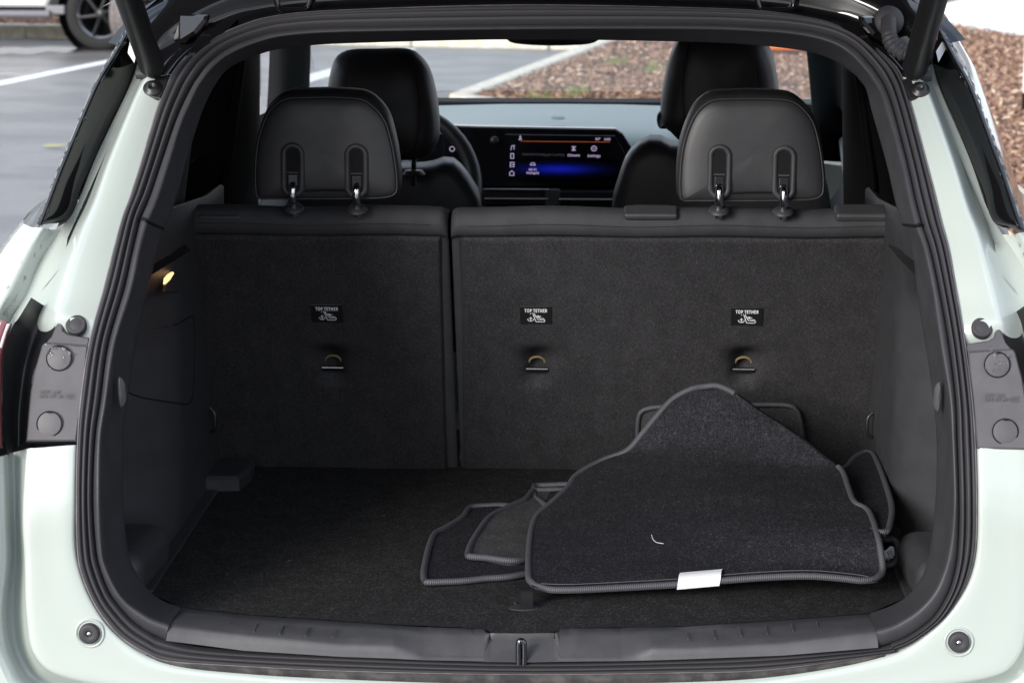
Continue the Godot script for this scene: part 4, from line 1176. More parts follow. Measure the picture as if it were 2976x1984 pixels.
func make_rear_seats() -> void:
	var hooks := [V(-0.3582,0.2243,0),V(-0.0059,0.2247,0),V(0.3486,0.227,0)]
	var plates := [V(-0.3592,0.3478,0.0015),V(-0.006,0.3469,0.0015),V(0.3487,0.347,0.0015)]
	var seam_top := V(-0.147,0.5468,0)
	var seam_low := V(-0.1523,-0.004,0)
	for s in 2:
		var x0 := -0.675 if s == 0 else seam_top.x + 0.003
		var x1 := seam_top.x - 0.002 if s == 0 else 0.675
		var shell := part("rear_seat_back", seat_shell(x0, x1, 0.0, 0.0), M.cloth)
		shell.set_meta("label", "narrow section of the split rear seat" if s == 0 else "wide section of the split rear seat")
		shell.position = V(0, FLOOR, -1.0)
		shell.rotation_degrees.x = LEAN
		var cl: Array = [-0.675, -0.675, V(-0.1686,-0.0042,0).x, V(-0.1605,0.5071,0).x] if s == 0 else [V(-0.1391,-0.0038,0).x, V(-0.1282,0.5073,0).x, 0.675, 0.675]
		var ds: Array = [hooks[0]] if s == 0 else [hooks[1], hooks[2]]
		part("carpet_panel", seat_carpet(cl[0], cl[1], cl[2], cl[3], 0.508, ds), M.back_carpet, shell)
		# seam stitches along the top band
		var dashes := []
		var xx := x0 + 0.03
		while xx < x1 - 0.03:
			var wv := 0.0022 * sin(xx * 23.0 + 1.0)
			dashes.append([Vector2(xx, 0.5365 + wv), Vector2(xx + 0.0035, 0.5365 + wv)])
			xx += 0.0062
		var stc := part("stitching", strokes(dashes, 0.0011), M.thread_dark, shell)
		stc.position.z = 0.0062
		stc.set_meta("kind", "stuff")
		for h in ds:
			var bar := part("tether_bar", tube([h + V(-0.0185, 0, 0.0), h + V(0.0185, 0, 0.0)], 0.0016, 8), M.steel, shell)
			bar.position.z = -0.006
			part("tether_cup", rbox(V(0.036, 0.006, 0.008), 0.002, h + V(0, -0.005, -0.010)), M.matt_black, shell)
			var f := []
			for k in 13:
				var w := PI * k / 12
				f.append(h + V(cos(w) * 0.0135, 0.003 + sin(w) * 0.012, -0.0205))
			part("foam_edge", tube(f, 0.0022, 6), M.foam, shell)
		if s == 1:
			# belt guide on the wide section, end guides on both
			var gd := part("belt_guide", rbox(V(0.088, 0.012, 0.030), 0.005, V(0.184,0.5507,-0.012)), M.plastic, shell)
			part("guide_lip", rbox(V(0.060, 0.008, 0.012), 0.003, V(0.1842,0.548,-0.028)), M.plastic, shell)
			part("seat_release", rbox(V(0.085, 0.016, 0.035), 0.006, V(0.5266,0.549,-0.016)), M.plastic, shell)
		else:
			part("seat_release", rbox(V(0.070, 0.010, 0.035), 0.005, V(-0.5254,0.5427,-0.016)), M.plastic, shell)
	# printed tether plates
	for i in 3:
		var c: Vector3 = plates[i]
		var p := part("tether_label", rbox(V(0.0530, 0.0375, 0.003), 0.0012), M.satin_black)
		p.set_meta("label", "black plate printed with a child seat anchor sign")
		p.position = V(0, FLOOR, -1.0) + Basis(Vector3.RIGHT, deg_to_rad(LEAN)) * c
		p.rotation_degrees.x = LEAN
		p.mesh = plate(spline([V(-0.0265, -0.0165, 0), V(-0.0245, -0.0185, 0), V(0, -0.0187, 0), V(0.0245, -0.0185, 0), V(0.0265, -0.0165, 0), V(0.0267, 0, 0), V(0.0265, 0.0165, 0), V(0.0245, 0.0185, 0), V(0, 0.0187, 0), V(-0.0245, 0.0185, 0), V(-0.0265, 0.0165, 0), V(-0.0267, 0, 0)], 3, true), V(0, 0, 1), 0.003, 0.0006)
		var t := part("lettering", lettering("TOP TETHER", 0.0072, 0.0002), M.print_white, p)
		t.position = V(0.0, 0.0102, 0.0007)
		var w := t.get_aabb().size.x
		t.scale = V(0.0385 / maxf(w, 0.001), 1.0, 1)
		var arc := []
		for k in 9:
			var u := lerpf(-0.1, 3.3, k / 8.0)
			arc.append(Vector2(-0.0055 + cos(u) * 0.0046, 0.0008 + sin(u) * 0.0046))
		var anchor := []
		for k in 7:
			var u := PI + 0.15 + (PI - 0.3) * k / 6.0
			anchor.append(Vector2(-0.0088 + cos(u) * 0.0052, -0.0070 + sin(u) * 0.0052))
		var lines := [anchor, [Vector2(-0.0088, -0.0120), Vector2(-0.0088, -0.0035)], [Vector2(-0.0110, -0.0062), Vector2(-0.0066, -0.0062)],
			[Vector2(-0.0050, 0.0030), Vector2(-0.0032, 0.0030), Vector2(0.0036, -0.0086), Vector2(0.0145, -0.0086), Vector2(0.0150, -0.0094), Vector2(0.0138, -0.0132), Vector2(0.0002, -0.0132), Vector2(-0.0050, 0.0030)],
			[Vector2(0.0010, -0.0008), Vector2(0.0068, -0.0062), Vector2(0.0132, -0.0060)], [Vector2(0.0050, -0.0030), Vector2(0.0085, -0.0016)]]
		for k in range(0, 8, 2):
			lines.append([arc[k], arc[k].lerp(arc[k + 1], 0.25)])
		var ic := part("sign", strokes(lines, 0.00125), M.print_white, p)
		ic.position.z = 0.0007
		var head := part("figure_head", disc(V(0.0040, -0.0008, 0.0007), V(0, 0, 1), [[0.0, 0.0], [0.0014, 0.0]], 12), M.print_white, p)
	# head restraints
	for s in 2:
		var dx := 0.0 if s == 1 else -0.694
		var o := [V(0.2347,1.2596,-0.74),V(0.231,1.278,-0.74),V(0.2312,1.3071,-0.74),V(0.2337,1.336,-0.74),V(0.2401,1.3649,-0.74),V(0.2521,1.3947,-0.74),V(0.2672,1.4129,-0.74),V(0.2861,1.4222,-0.74),V(0.3109,1.4236,-0.74),V(0.3452,1.4246,-0.74),V(0.3776,1.4238,-0.74),V(0.4063,1.421,-0.74),V(0.4255,1.4096,-0.74),V(0.4432,1.3877,-0.74),V(0.4534,1.3561,-0.74),V(0.4599,1.3215,-0.74),V(0.4629,1.2926,-0.74),V(0.462,1.2713,-0.74),V(0.4536,1.264,-0.74),V(0.4364,1.2606,-0.74),V(0.3904,1.2594,-0.74),V(0.3481,1.2588,-0.74),V(0.3039,1.2586,-0.74),V(0.2559,1.2584,-0.74)]
		var oo := []
		for p in o:
			oo.append(p + V(dx, 0, 0))
		var h := part("head_restraint", cushion(oo, V(0, 0.12, -1).normalized(), [[-0.010, 9.0], [-0.011, 0.060], [-0.010, 0.035], [-0.007, 0.014], [-0.003, 0.004], [0.0, 0.0012], [0.0022, 0.0025], [0.0042, -0.001], [0.012, -0.0045], [0.04, -0.006], [0.075, -0.002], [0.10, 0.010], [0.115, 0.035], [0.12, 9.0]], 96), M.leather)
		h.set_meta("label", "head restraint with two sunken slots and chromed posts")
		# piping in the seam, lower seam between the slots
		var pipe := even(spline(oo, 6, true), 120, true)
		for i in pipe.size():
			pipe[i].z += 0.0005
		part("piping", tube(pipe, 0.0016, 6, true), M.leather, h)
		var lows: Array = [V(0.3137,1.2726,-0.7275),V(0.3471,1.2739,-0.7275),V(0.3787,1.2737,-0.7275)]
		var lw := []
		for p in lows:
			lw.append(p + V(dx, 0, 0))
		part("seam", tube(spline(lw, 6), 0.0014, 6), M.matt_black, h)
		for k in 2:
			var c: Vector3 = V(0.294,1.3068,-0.728) if k == 0 else V(0.3982,1.3057,-0.728)
			c.x += dx
			var hw := 0.0150
			var hh := 0.0405
			var ring := []
			for q in 40:
				var w := TAU * q / 40
				ring.append(c + V(cos(w) * hw, (hh - hw) * signf(sin(w)) + sin(w) * hw, 0.0))
			part("slot_rim", tube(ring, 0.0046, 10, true), M.soft_plastic, h)
			var inr := []
			for q in ring:
				inr.append(c + (q - c) * 0.93 + V(0, 0, 0.0012))
			part("slot_floor", plate(inr, V(0, 0, 1), 0.002, 0.0003), M.matt_black, h)
			part("slot_step", rbox(V(0.019, 0.003, 0.006), 0.001, c + V(0, -0.004, 0.0)), M.soft_plastic, h)
			part("slot_latch", rbox(V(0.017, 0.020, 0.004), 0.002, c + V(0, -0.017, 0.0)), M.gloss_black, h)
			var ps := spline([c + V(0, -0.0235, -0.006), c + V(0, -0.027, 0.004), c + V(0, -0.038, 0.007), c + V(0, -0.048, 0.004), c + V(0, -0.058, -0.002), c + V(0, -0.075, -0.008)], 5)
			part("post", tube(ps, 0.0066, 14), M.chrome, h)
			part("post_collar", disc(c + V(0, -0.060, -0.004), V(0, 1, 0.35), [[0.0, 0.001], [0.010, 0.001], [0.015, -0.001], [0.017, -0.005]], 24), M.plastic, h)

# ------------------------------------------------------------------ cabin ahead of the rear seats
func front_seat(outline: Array, back: Array, posts: Array, tall: float) -> void:
	var b := part("front_seat_back", cushion(back, V(0, 0.28, -1).normalized(), [[0.0, 9.0], [0.0, 0.10], [0.003, 0.03], [0.012, 0.006], [0.03, 0.0], [0.07, 0.004], [0.10, 0.03], [0.115, 9.0]], 72), M.leather)
	var h := part("front_head_restraint", cushion(outline, V(0, 0.2, -1).normalized(), [[-0.012, 9.0], [-0.012, 0.07], [-0.006, 0.035], [0.006, 0.012], [0.025, 0.002], [0.06, 0.0], [0.09, 0.012], [0.105, 0.05], [0.107, 9.0]], 72), M.leather)
	var c := Vector3.ZERO
	for p in outline:
		c += p
	c /= outline.size()
	# panel seam with two rows of red stitches
	var o := even(spline(outline, 6, true), 72, true)
	for s in [-1, 1]:
		var seam := []
		for k in 15:
			var t := k / 14.0
			var yy := lerpf(c.y - tall * 0.40, c.y + tall * 0.44, t)
			var half := 0.062 + 0.014 * sin(t * PI)
			seam.append(V(c.x + s * half, yy, c.z + 0.0125 - 0.010 * pow(absf(t - 0.45) * 1.6, 3.0)))
		part("seam", tube(seam, 0.0009, 5), M.matt_black, h)
		for off in [-0.005, 0.005]:
			var dl := []
			for k in seam.size() - 1:
				for u in 3:
					var a: Vector3 = seam[k].lerp(seam[k + 1], u / 3.0)
					var e: Vector3 = seam[k].lerp(seam[k + 1], u / 3.0 + 0.2)
					dl.append([Vector2(a.x + off, a.y), Vector2(e.x + off, e.y)])
			var stc := part("stitching", strokes(dl, 0.0012), M.red_stitch, h)
			stc.position.z = c.z + 0.0135
			stc.set_meta("kind", "stuff")
	for p in posts:
		part("post", tube([p + V(0, 0.05, 0), p + V(0, -0.04, 0)], 0.006, 10), M.chrome, h)
		part("post_collar", disc(p + V(0, -0.012, 0), Vector3.UP, [[0.0, 0.004], [0.018, 0.004], [0.024, -0.004]], 18), M.plastic, h)

func make_cabin() -> void:
	front_seat([V(-0.4554,1.2738,-1.72),V(-0.4572,1.3355,-1.72),V(-0.4522,1.3794,-1.72),V(-0.4377,1.4101,-1.72),V(-0.4093,1.4224,-1.72),V(-0.3565,1.4243,-1.72),V(-0.295,1.4244,-1.72),V(-0.267,1.4097,-1.72),V(-0.247,1.38,-1.72),V(-0.2341,1.3274,-1.72),V(-0.2291,1.2746,-1.72),V(-0.2319,1.2393,-1.72),V(-0.248,1.2144,-1.72),V(-0.279,1.2063,-1.72),V(-0.3499,1.2034,-1.72),V(-0.4208,1.2102,-1.72),V(-0.4471,1.234,-1.72)],
		[V(-0.5558,1.033,-1.78),V(-0.55,1.1056,-1.78),V(-0.5266,1.1599,-1.78),V(-0.4723,1.18,-1.78),V(-0.3735,1.1822,-1.78),V(-0.3107,1.1807,-1.78),V(-0.2524,1.1836,-1.78),V(-0.221,1.1936,-1.78),V(-0.1986,1.1883,-1.78),V(-0.1719,1.1597,-1.78),V(-0.1567,1.1328,-1.78),V(-0.146,1.1076,-1.78),V(-0.1409,0.9807,-1.78),V(-0.1413,0.8158,-1.78),V(-0.3502,0.7959,-1.78),V(-0.5595,0.8129,-1.78)], [V(-0.3991,1.1953,-1.75), V(-0.2814,1.1985,-1.75)], 0.24)
	front_seat([V(0.2408,1.2644,-1.72),V(0.2251,1.2791,-1.72),V(0.2215,1.3054,-1.72),V(0.2243,1.3459,-1.72),V(0.2345,1.3958,-1.72),V(0.2482,1.4361,-1.72),V(0.2669,1.4598,-1.72),V(0.2999,1.4693,-1.72),V(0.3472,1.4706,-1.72),V(0.3945,1.4695,-1.72),V(0.4207,1.4589,-1.72),V(0.4376,1.4366,-1.72),V(0.4513,1.4035,-1.72),V(0.46,1.3562,-1.72),V(0.4636,1.3158,-1.72),V(0.4608,1.28,-1.72),V(0.4505,1.2608,-1.72),V(0.4221,1.2488,-1.72),V(0.3507,1.2449,-1.72),V(0.2672,1.247,-1.72),V(0.254,1.2517,-1.72)],
		[V(0.124,1.0366,-1.78),V(0.1252,1.1179,-1.78),V(0.1348,1.1539,-1.78),V(0.1522,1.2014,-1.78),V(0.1786,1.2292,-1.78),V(0.2078,1.2418,-1.78),V(0.2319,1.2366,-1.78),V(0.2524,1.2269,-1.78),V(0.3314,1.2263,-1.78),V(0.4378,1.2276,-1.78),V(0.473,1.2402,-1.78),V(0.5175,1.227,-1.78),V(0.5539,1.1826,-1.78),V(0.5731,1.12,-1.78),V(0.5807,0.9849,-1.78),V(0.5845,0.8209,-1.78),V(0.3558,0.8009,-1.78),V(0.1301,0.8177,-1.78)], [V(0.2859,1.2337,-1.75), V(0.4049,1.2342,-1.75)], 0.25)
	part("adjuster_button", disc(V(0.2275,1.2945,-1.76), V(-0.95, 0, 0.5), [[0.0, 0.004], [0.011, 0.004], [0.013, 0.007], [0.018, 0.006], [0.019, -0.004]], 20), M.plastic)
	# dashboard
	var prof := [[1.225, -2.92], [1.215, -2.80], [1.208, -2.62], [1.196, -2.50], [1.165, -2.455], [1.10, -2.45], [1.02, -2.47], [0.80, -2.55], [0.45, -2.6]]
	var rows := []
	for x in [-0.60, -0.5, -0.4, -0.3, -0.15, 0.0, 0.15, 0.3, 0.4, 0.5, 0.60]:
		var r := []
		for p in prof:
			r.append(V(x, p[0] - 0.05 * pow(absf(x) / 0.74, 3.0), p[1] + 0.10 * pow(absf(x) / 0.74, 2.0)))
		rows.append(spline(r, 4))
	var dash := part("dashboard", grid(rows), M.dash)
	part("cowl", rbox(V(1.36, 0.03, 0.12), 0.008, V(0, 1.214, -2.99)), M.matt_black)
	part("wiper", rbox(V(0.11, 0.022, 0.05), 0.006, V(-0.0744,1.1932,-3.06)), M.satin_black)
	part("dash_sensor", disc(V(-0.0014,1.223,-2.55), V(0, 1, 0.1), [[0.0, 0.006], [0.014, 0.005], [0.018, 0.0]], 18), M.dash, dash)
	# lower dash in black, vents
	part("centre_stack", rbox(V(0.64, 0.20, 0.10), 0.015, V(0.02, 0.985, -2.43)), M.satin_black)
	# wide screen and its housing
	var sp := [V(-0.2606,1.2249,-2.36),V(-0.1892,1.2225,-2.36),V(0.1336,1.218,-2.36),V(0.1485,1.2082,-2.36),V(0.1777,1.1618,-2.36),V(0.1493,1.1135,-2.36),V(0.1346,1.0834,-2.36),V(-0.158,1.0838,-2.36),V(-0.1946,1.0819,-2.36),V(-0.2613,1.0816,-2.36)]
	var house := part("screen_housing", plate(sp, V(0, 0.1, 1), 0.03, 0.003), M.screen)
	var sc := [V(-0.1178,1.2044,-2.355),V(0.132,1.202,-2.355),V(0.1555,1.1606,-2.355),V(0.1312,1.1007,-2.355),V(-0.1211,1.1029,-2.355)]
	part("touch_screen", plate(sc, V(0, 0.1, 1), 0.004, 0.0005), M.screen, house)
	var knob := part("dial", disc(V(-0.1426,1.19,-2.355), V(0, 0.1, 1), [[0.0, 0.012], [0.008, 0.012], [0.010, 0.008], [0.011, 0.0]], 20), M.satin_black, house)
	var lit := func(c: Color, e: float) -> StandardMaterial3D:
		var m := solid(Color(0.02, 0.02, 0.02), 0.4)
		m.emission_enabled = true
		m.emission = c
		m.emission_energy_multiplier = e
		return m
	var white: StandardMaterial3D = lit.call(Color(0.85, 0.78, 0.95), 0.4)
	var amber: StandardMaterial3D = lit.call(Color(1.0, 0.45, 0.08), 0.22)
	var dim: StandardMaterial3D = lit.call(Color(0.45, 0.40, 0.5), 0.12)
	part("screen_line", tube([V(-0.0828,1.1894,-2.35),V(0.1206,1.1882,-2.35)], 0.0006, 5), amber, house)
	# a wash of blue light low on the screen
	var blob := Image.create(128, 32, false, Image.FORMAT_RGB8)
	for y in 32:
		for x in 128:
			var u := (x - 58.0) / 46.0
			var v := (y - 15.0) / 9.0
			var k := exp(-u * u - v * v)
			blob.set_pixel(x, y, Color(0.10 * k, 0.16 * k, 0.85 * k))
	var bm := solid(Color(0.004, 0.004, 0.006), 0.12)
	bm.emission_enabled = true
	bm.emission = Color.BLACK
	bm.emission_texture = ImageTexture.create_from_image(blob)
	bm.emission_energy_multiplier = 0.28
	var bq := QuadMesh.new()
	bq.size = Vector2(0.25, 0.045)
	var bo := part("screen_glow", bq, bm, house)
	bo.position = V(0.015,1.1255,-2.3515)
	for l in [["Climate", V(0.0381,1.1577,-2.35), white], ["Settings", V(0.0844,1.1566,-2.35), white], ["Wi-Fi", V(-0.0552,1.1244,-2.35), white], ["Hotspot", V(-0.0552,1.1171,-2.35), white], ["82°", V(0.0934,1.1951,-2.35), white], ["6:03", V(0.1146,1.1945,-2.35), white], ["Android Auto", V(-0.0553,1.1597,-2.35), dim], ["Apple CarPlay", V(-0.0082,1.1588,-2.35), dim]]:
		var t := part("screen_text", lettering(l[0], 0.0055, 0.0002), l[2], house)
		t.position = l[1]
	var ring := []
	for k in 17:
		ring.append(Vector2(cos(TAU * k / 16), sin(TAU * k / 16)))
	var icons := [[V(0.0843,1.1735,-2.35), [ring, [Vector2(-0.3, 0), Vector2(0.3, 0)]], white], [V(0.038,1.1733,-2.35), [[Vector2(-0.8, -0.8), Vector2(0.8, 0.8)], [Vector2(-0.8, 0.8), Vector2(0.8, -0.8)], [Vector2(0, 1), Vector2(0, -1)]], white], [V(-0.0552,1.1371,-2.35), [[Vector2(-1, -0.4), Vector2(1, -0.4), Vector2(0.6, 0.5), Vector2(-0.6, 0.5), Vector2(-1, -0.4)]], white], [V(-0.1017,1.1741,-2.35), [[Vector2(-0.6, -0.8), Vector2(-0.3, 0.8), Vector2(0.8, 1.0), Vector2(0.6, -0.5)]], white], [V(-0.1023,1.1555,-2.35), [[Vector2(-0.6, -1), Vector2(0.6, -1), Vector2(0.6, 1), Vector2(-0.6, 1), Vector2(-0.6, -1)]], white], [V(-0.1023,1.1362,-2.35), [[Vector2(-0.8, -0.9), Vector2(0.8, -0.9), Vector2(0.8, 0.9), Vector2(-0.8, 0.9), Vector2(-0.8, -0.9)], [Vector2(-0.4, 0), Vector2(0.4, 0)]], white], [V(-0.103,1.1162,-2.35), [[Vector2(-0.9, -0.9), Vector2(0.9, -0.9), Vector2(0.9, 0.2), Vector2(0, 1), Vector2(-0.9, 0.2), Vector2(-0.9, -0.9)]], white], [V(-0.0838,1.1974,-2.35), [[Vector2(-0.5, -0.8), Vector2(0.5, -0.8), Vector2(0, 0.8), Vector2(-0.5, -0.8)]], white], [V(-0.2396,1.1712,-2.35), [ring], white]]
	for ic in icons:
		var scaled := []
		for line in ic[1]:
			var q := []
			for p in line:
				q.append(p * 0.0055)
			scaled.append(q)
		var o := part("screen_icon", strokes(scaled, 0.0016), ic[2], house)
		o.position = ic[0]
	# vents and hazard switch under the screen
	var vent := part("air_vent", rbox(V(0.17, 0.034, 0.03), 0.004, V(-0.0944,1.0616,-2.352)), M.matt_black)
	part("louvre", rbox(V(0.145, 0.004, 0.012), 0.0015, V(-0.0921,1.0595,-2.334)), M.steel, vent)
	var vent2 := part("air_vent", rbox(V(0.16, 0.034, 0.03), 0.004, V(0.0717,1.06,-2.352)), M.matt_black)
	part("louvre", rbox(V(0.135, 0.004, 0.012), 0.0015, V(0.0719,1.059,-2.334)), M.steel, vent2)
	part("vent_bar", rbox(V(0.15, 0.004, 0.01), 0.0015, V(-0.0922,1.0811,-2.335)), M.steel, vent)
	part("hazard_switch", rbox(V(0.036, 0.042, 0.02), 0.005, V(-0.0095,1.0612,-2.345)), M.plastic)
	# steering wheel
	var hub := V(-0.355, 1.115, -2.06)
	var bs := Basis(Vector3.RIGHT, deg_to_rad(-24))
	var rim := []
	for k in 48:
		var w := TAU * k / 48
		rim.append(hub + bs * V(cos(w) * 0.182, sin(w) * 0.182, 0))
	var sw := part("steering_wheel", tube(rim, 0.0165, 12, true), M.leather)
	part("hub", disc(hub + bs * V(0, 0, -0.02), bs * V(0, 0, 1), [[0.0, 0.02], [0.06, 0.018], [0.08, 0.0], [0.07, -0.04]], 20), M.plastic, sw)
	for s in [-1, 1]:
		part("spoke", tube([hub + bs * V(s * 0.05, -0.01, -0.01), hub + bs * V(s * 0.17, -0.01, 0)], 0.016, 8), M.plastic, sw)
	part("cluster", rbox(V(0.30, 0.10, 0.03), 0.008, V(-0.36, 1.155, -2.40)), M.screen)
	# windscreen, pillars and mirror
	var ws := []
	for k in 7:
		var t := k / 6.0
		var r := []
		for i in 9:
			var u := lerpf(-1, 1, i / 8.0)
			r.append(V(u * lerpf(0.70, 0.585, t), lerpf(1.205, 1.545, t), lerpf(-3.02, -2.12, t) + 0.08 * u * u))
		ws.append(r)
	part("windscreen", grid(ws), M.glass)
	for s in [-1, 1]:
		part("front_pillar", loft([[V(s * 0.645, 1.10, -2.86), V(s * 0.63, 1.10, -2.80), V(s * 0.69, 1.10, -2.76), V(s * 0.74, 1.10, -2.84)], [V(s * 0.60, 1.30, -2.60), V(s * 0.59, 1.30, -2.54), V(s * 0.645, 1.30, -2.50), V(s * 0.69, 1.30, -2.58)], [V(s * 0.565, 1.44, -2.34), V(s * 0.556, 1.44, -2.28), V(s * 0.61, 1.44, -2.24), V(s * 0.65, 1.44, -2.32)], [V(s * 0.545, 1.58, -2.06), V(s * 0.535, 1.58, -2.0), V(s * 0.59, 1.58, -1.96), V(s * 0.62, 1.58, -2.04)]], 5, 3), M.matt_black)
		part("centre_pillar", loft([[V(s * 0.76, 0.5, -1.66), V(s * 0.64, 0.5, -1.64), V(s * 0.61, 0.5, -1.52), V(s * 0.65, 0.5, -1.40), V(s * 0.76, 0.5, -1.38)], [V(s * 0.74, 1.1, -1.66), V(s * 0.60, 1.1, -1.64), V(s * 0.582, 1.1, -1.52), V(s * 0.62, 1.1, -1.40), V(s * 0.74, 1.1, -1.38)], [V(s * 0.65, 1.58, -1.62), V(s * 0.575, 1.58, -1.60), V(s * 0.56, 1.58, -1.50), V(s * 0.58, 1.58, -1.40), V(s * 0.65, 1.58, -1.36)]], 5, 3), M.matt_black)
		part("rear_pillar", loft([[V(s * 0.72, 1.05, -0.98), V(s * 0.64, 1.05, -0.96), V(s * 0.625, 1.05, -0.86), V(s * 0.66, 1.05, -0.72), V(s * 0.72, 1.05, -0.70)], [V(s * 0.69, 1.25, -0.96), V(s * 0.62, 1.25, -0.94), V(s * 0.605, 1.25, -0.86), V(s * 0.64, 1.25, -0.74), V(s * 0.69, 1.25, -0.72)], [V(s * 0.64, 1.58, -0.90), V(s * 0.56, 1.58, -0.88), V(s * 0.545, 1.58, -0.82), V(s * 0.58, 1.58, -0.74), V(s * 0.64, 1.58, -0.72)]], 5, 3), M.soft_plastic)
		# door linings: pale shoulder, dark below, red accent
		for d in [[-2.78, -1.62], [-1.40, -0.98]]:
			var fr := []
			for z in [d[0], lerpf(d[0], d[1], 0.33), lerpf(d[0], d[1], 0.66), d[1]]:
				fr.append([V(s * 0.735, 1.14 + 0.02 * z / 3.0, z), V(s * 0.705, 1.145 + 0.02 * z / 3.0, z), V(s * 0.69, 1.11, z), V(s * 0.70, 1.06, z)])
			var sh := part("door_shoulder", loft(fr, 4, 3), M.matt_black)
			part("shoulder_strip", tube([V(s * 0.685, 1.16, d[0] + 0.1), V(s * 0.655, 1.10, lerpf(d[0], d[1], 0.5)), V(s * 0.645, 1.04, d[1] - 0.02)], 0.014, 8), M.dash, sh)
			part("door_lining", loft([[V(s * 0.70, 1.06, d[0]), V(s * 0.64, 0.95, d[0]), V(s * 0.66, 0.80, d[0]), V(s * 0.69, 0.40, d[0])], [V(s * 0.70, 1.06, d[1]), V(s * 0.64, 0.95, d[1]), V(s * 0.66, 0.80, d[1]), V(s * 0.69, 0.40, d[1])]], 6, 4), M.soft_plastic)
			part("accent", tube([V(s * 0.69, 1.10, d[0] + 0.1), V(s * 0.672, 1.055, lerpf(d[0], d[1], 0.6)), V(s * 0.672, 1.02, d[1] - 0.05)], 0.010, 8), M.red_trim, sh)
			# side glass
			var gl := [V(s * 0.735, 1.17, d[0]), V(s * 0.735, 1.17, d[1]), V(s * 0.625, 1.56, minf(d[1], d[1])), V(s * 0.625, 1.56, maxf(d[0], -2.0))]
			var gq := grid([[gl[0], gl[1]], [gl[3], gl[2]]])
			part("door_glass", gq, M.glass if d[0] < -2 else M.privacy)
		# quarter window behind the rear door and the lining round it
		part("quarter_glass", grid([[V(s * 0.70, 1.235, -0.72), V(s * 0.695, 1.25, -0.25)], [V(s * 0.62, 1.56, -0.72), V(s * 0.60, 1.52, -0.40)]]), M.privacy)
		part("quarter_lining", grid([[V(s * 0.66, 1.20, -0.16), V(s * 0.655, 1.27, -0.19), V(s * 0.61, 1.40, -0.31), V(s * 0.54, 1.56, -0.46)], [V(s * 0.69, 1.20, -0.40), V(s * 0.66, 1.27, -0.40), V(s * 0.63, 1.40, -0.45), V(s * 0.58, 1.57, -0.55)]]), M.soft_plastic)
		part("rear_pillar_belt", tube([V(s * 0.575, 1.50, -1.42), V(s * 0.615, 1.22, -1.40), V(s * 0.64, 0.95, -1.40)], 0.012, 6), M.matt_black)
		part("roof_side", grid([[V(s * 0.62, 1.545, -0.42), V(s * 0.62, 1.56, -1.4), V(s * 0.60, 1.54, -2.15)], [V(s * 0.56, 1.60, -0.46), V(s * 0.56, 1.62, -1.4), V(s * 0.54, 1.575, -2.05)]]), M.gloss_black)
	part("mirror", cushion([V(-0.1076,1.4462,-2.08),V(-0.1001,1.4313,-2.08),V(-0.0701,1.4249,-2.08),V(-0.0045,1.4222,-2.08),V(0.0658,1.4252,-2.08),V(0.091,1.4327,-2.08),V(0.0984,1.4467,-2.08),V(0.0889,1.4652,-2.08),V(-0.0046,1.4725,-2.08),V(-0.0982,1.4649,-2.08)], V(0, 0, -1), [[0.0, 9.0], [0.0, 0.01], [0.004, 0.002], [0.015, 0.0], [0.03, 0.012], [0.034, 9.0]], 48), M.satin_black)
	part("mirror_stem", tube([V(0, 1.45, -2.11), V(0, 1.53, -2.16)], 0.012, 8), M.satin_black)
	# cabin floor and head lining
	part("cabin_floor", rbox(V(1.44, 0.04, 2.4), 0.01, V(0, 0.42, -1.9)), M.carpet)
	part("rear_bench", rbox(V(1.26, 0.22, 0.50), 0.06, V(0, 0.62, -1.36)), M.leather)
	var hl := []
	for q in [[-0.50, 1.575], [-0.9, 1.595], [-1.5, 1.60], [-2.0, 1.575], [-2.16, 1.55]]:
		var r := []
		for x in [-0.60, -0.4, 0.0, 0.4, 0.60]:
			r.append(V(x, q[1] - 0.05 * pow(absf(x) / 0.6, 4.0), q[0]))
		hl.append(r)
	part("head_lining", grid(hl), M.soft_plastic)
	# boot underside
	part("boot_tub", rbox(V(1.36, 0.30, 1.0), 0.05, V(0, 0.56, -0.58)), M.satin_black)

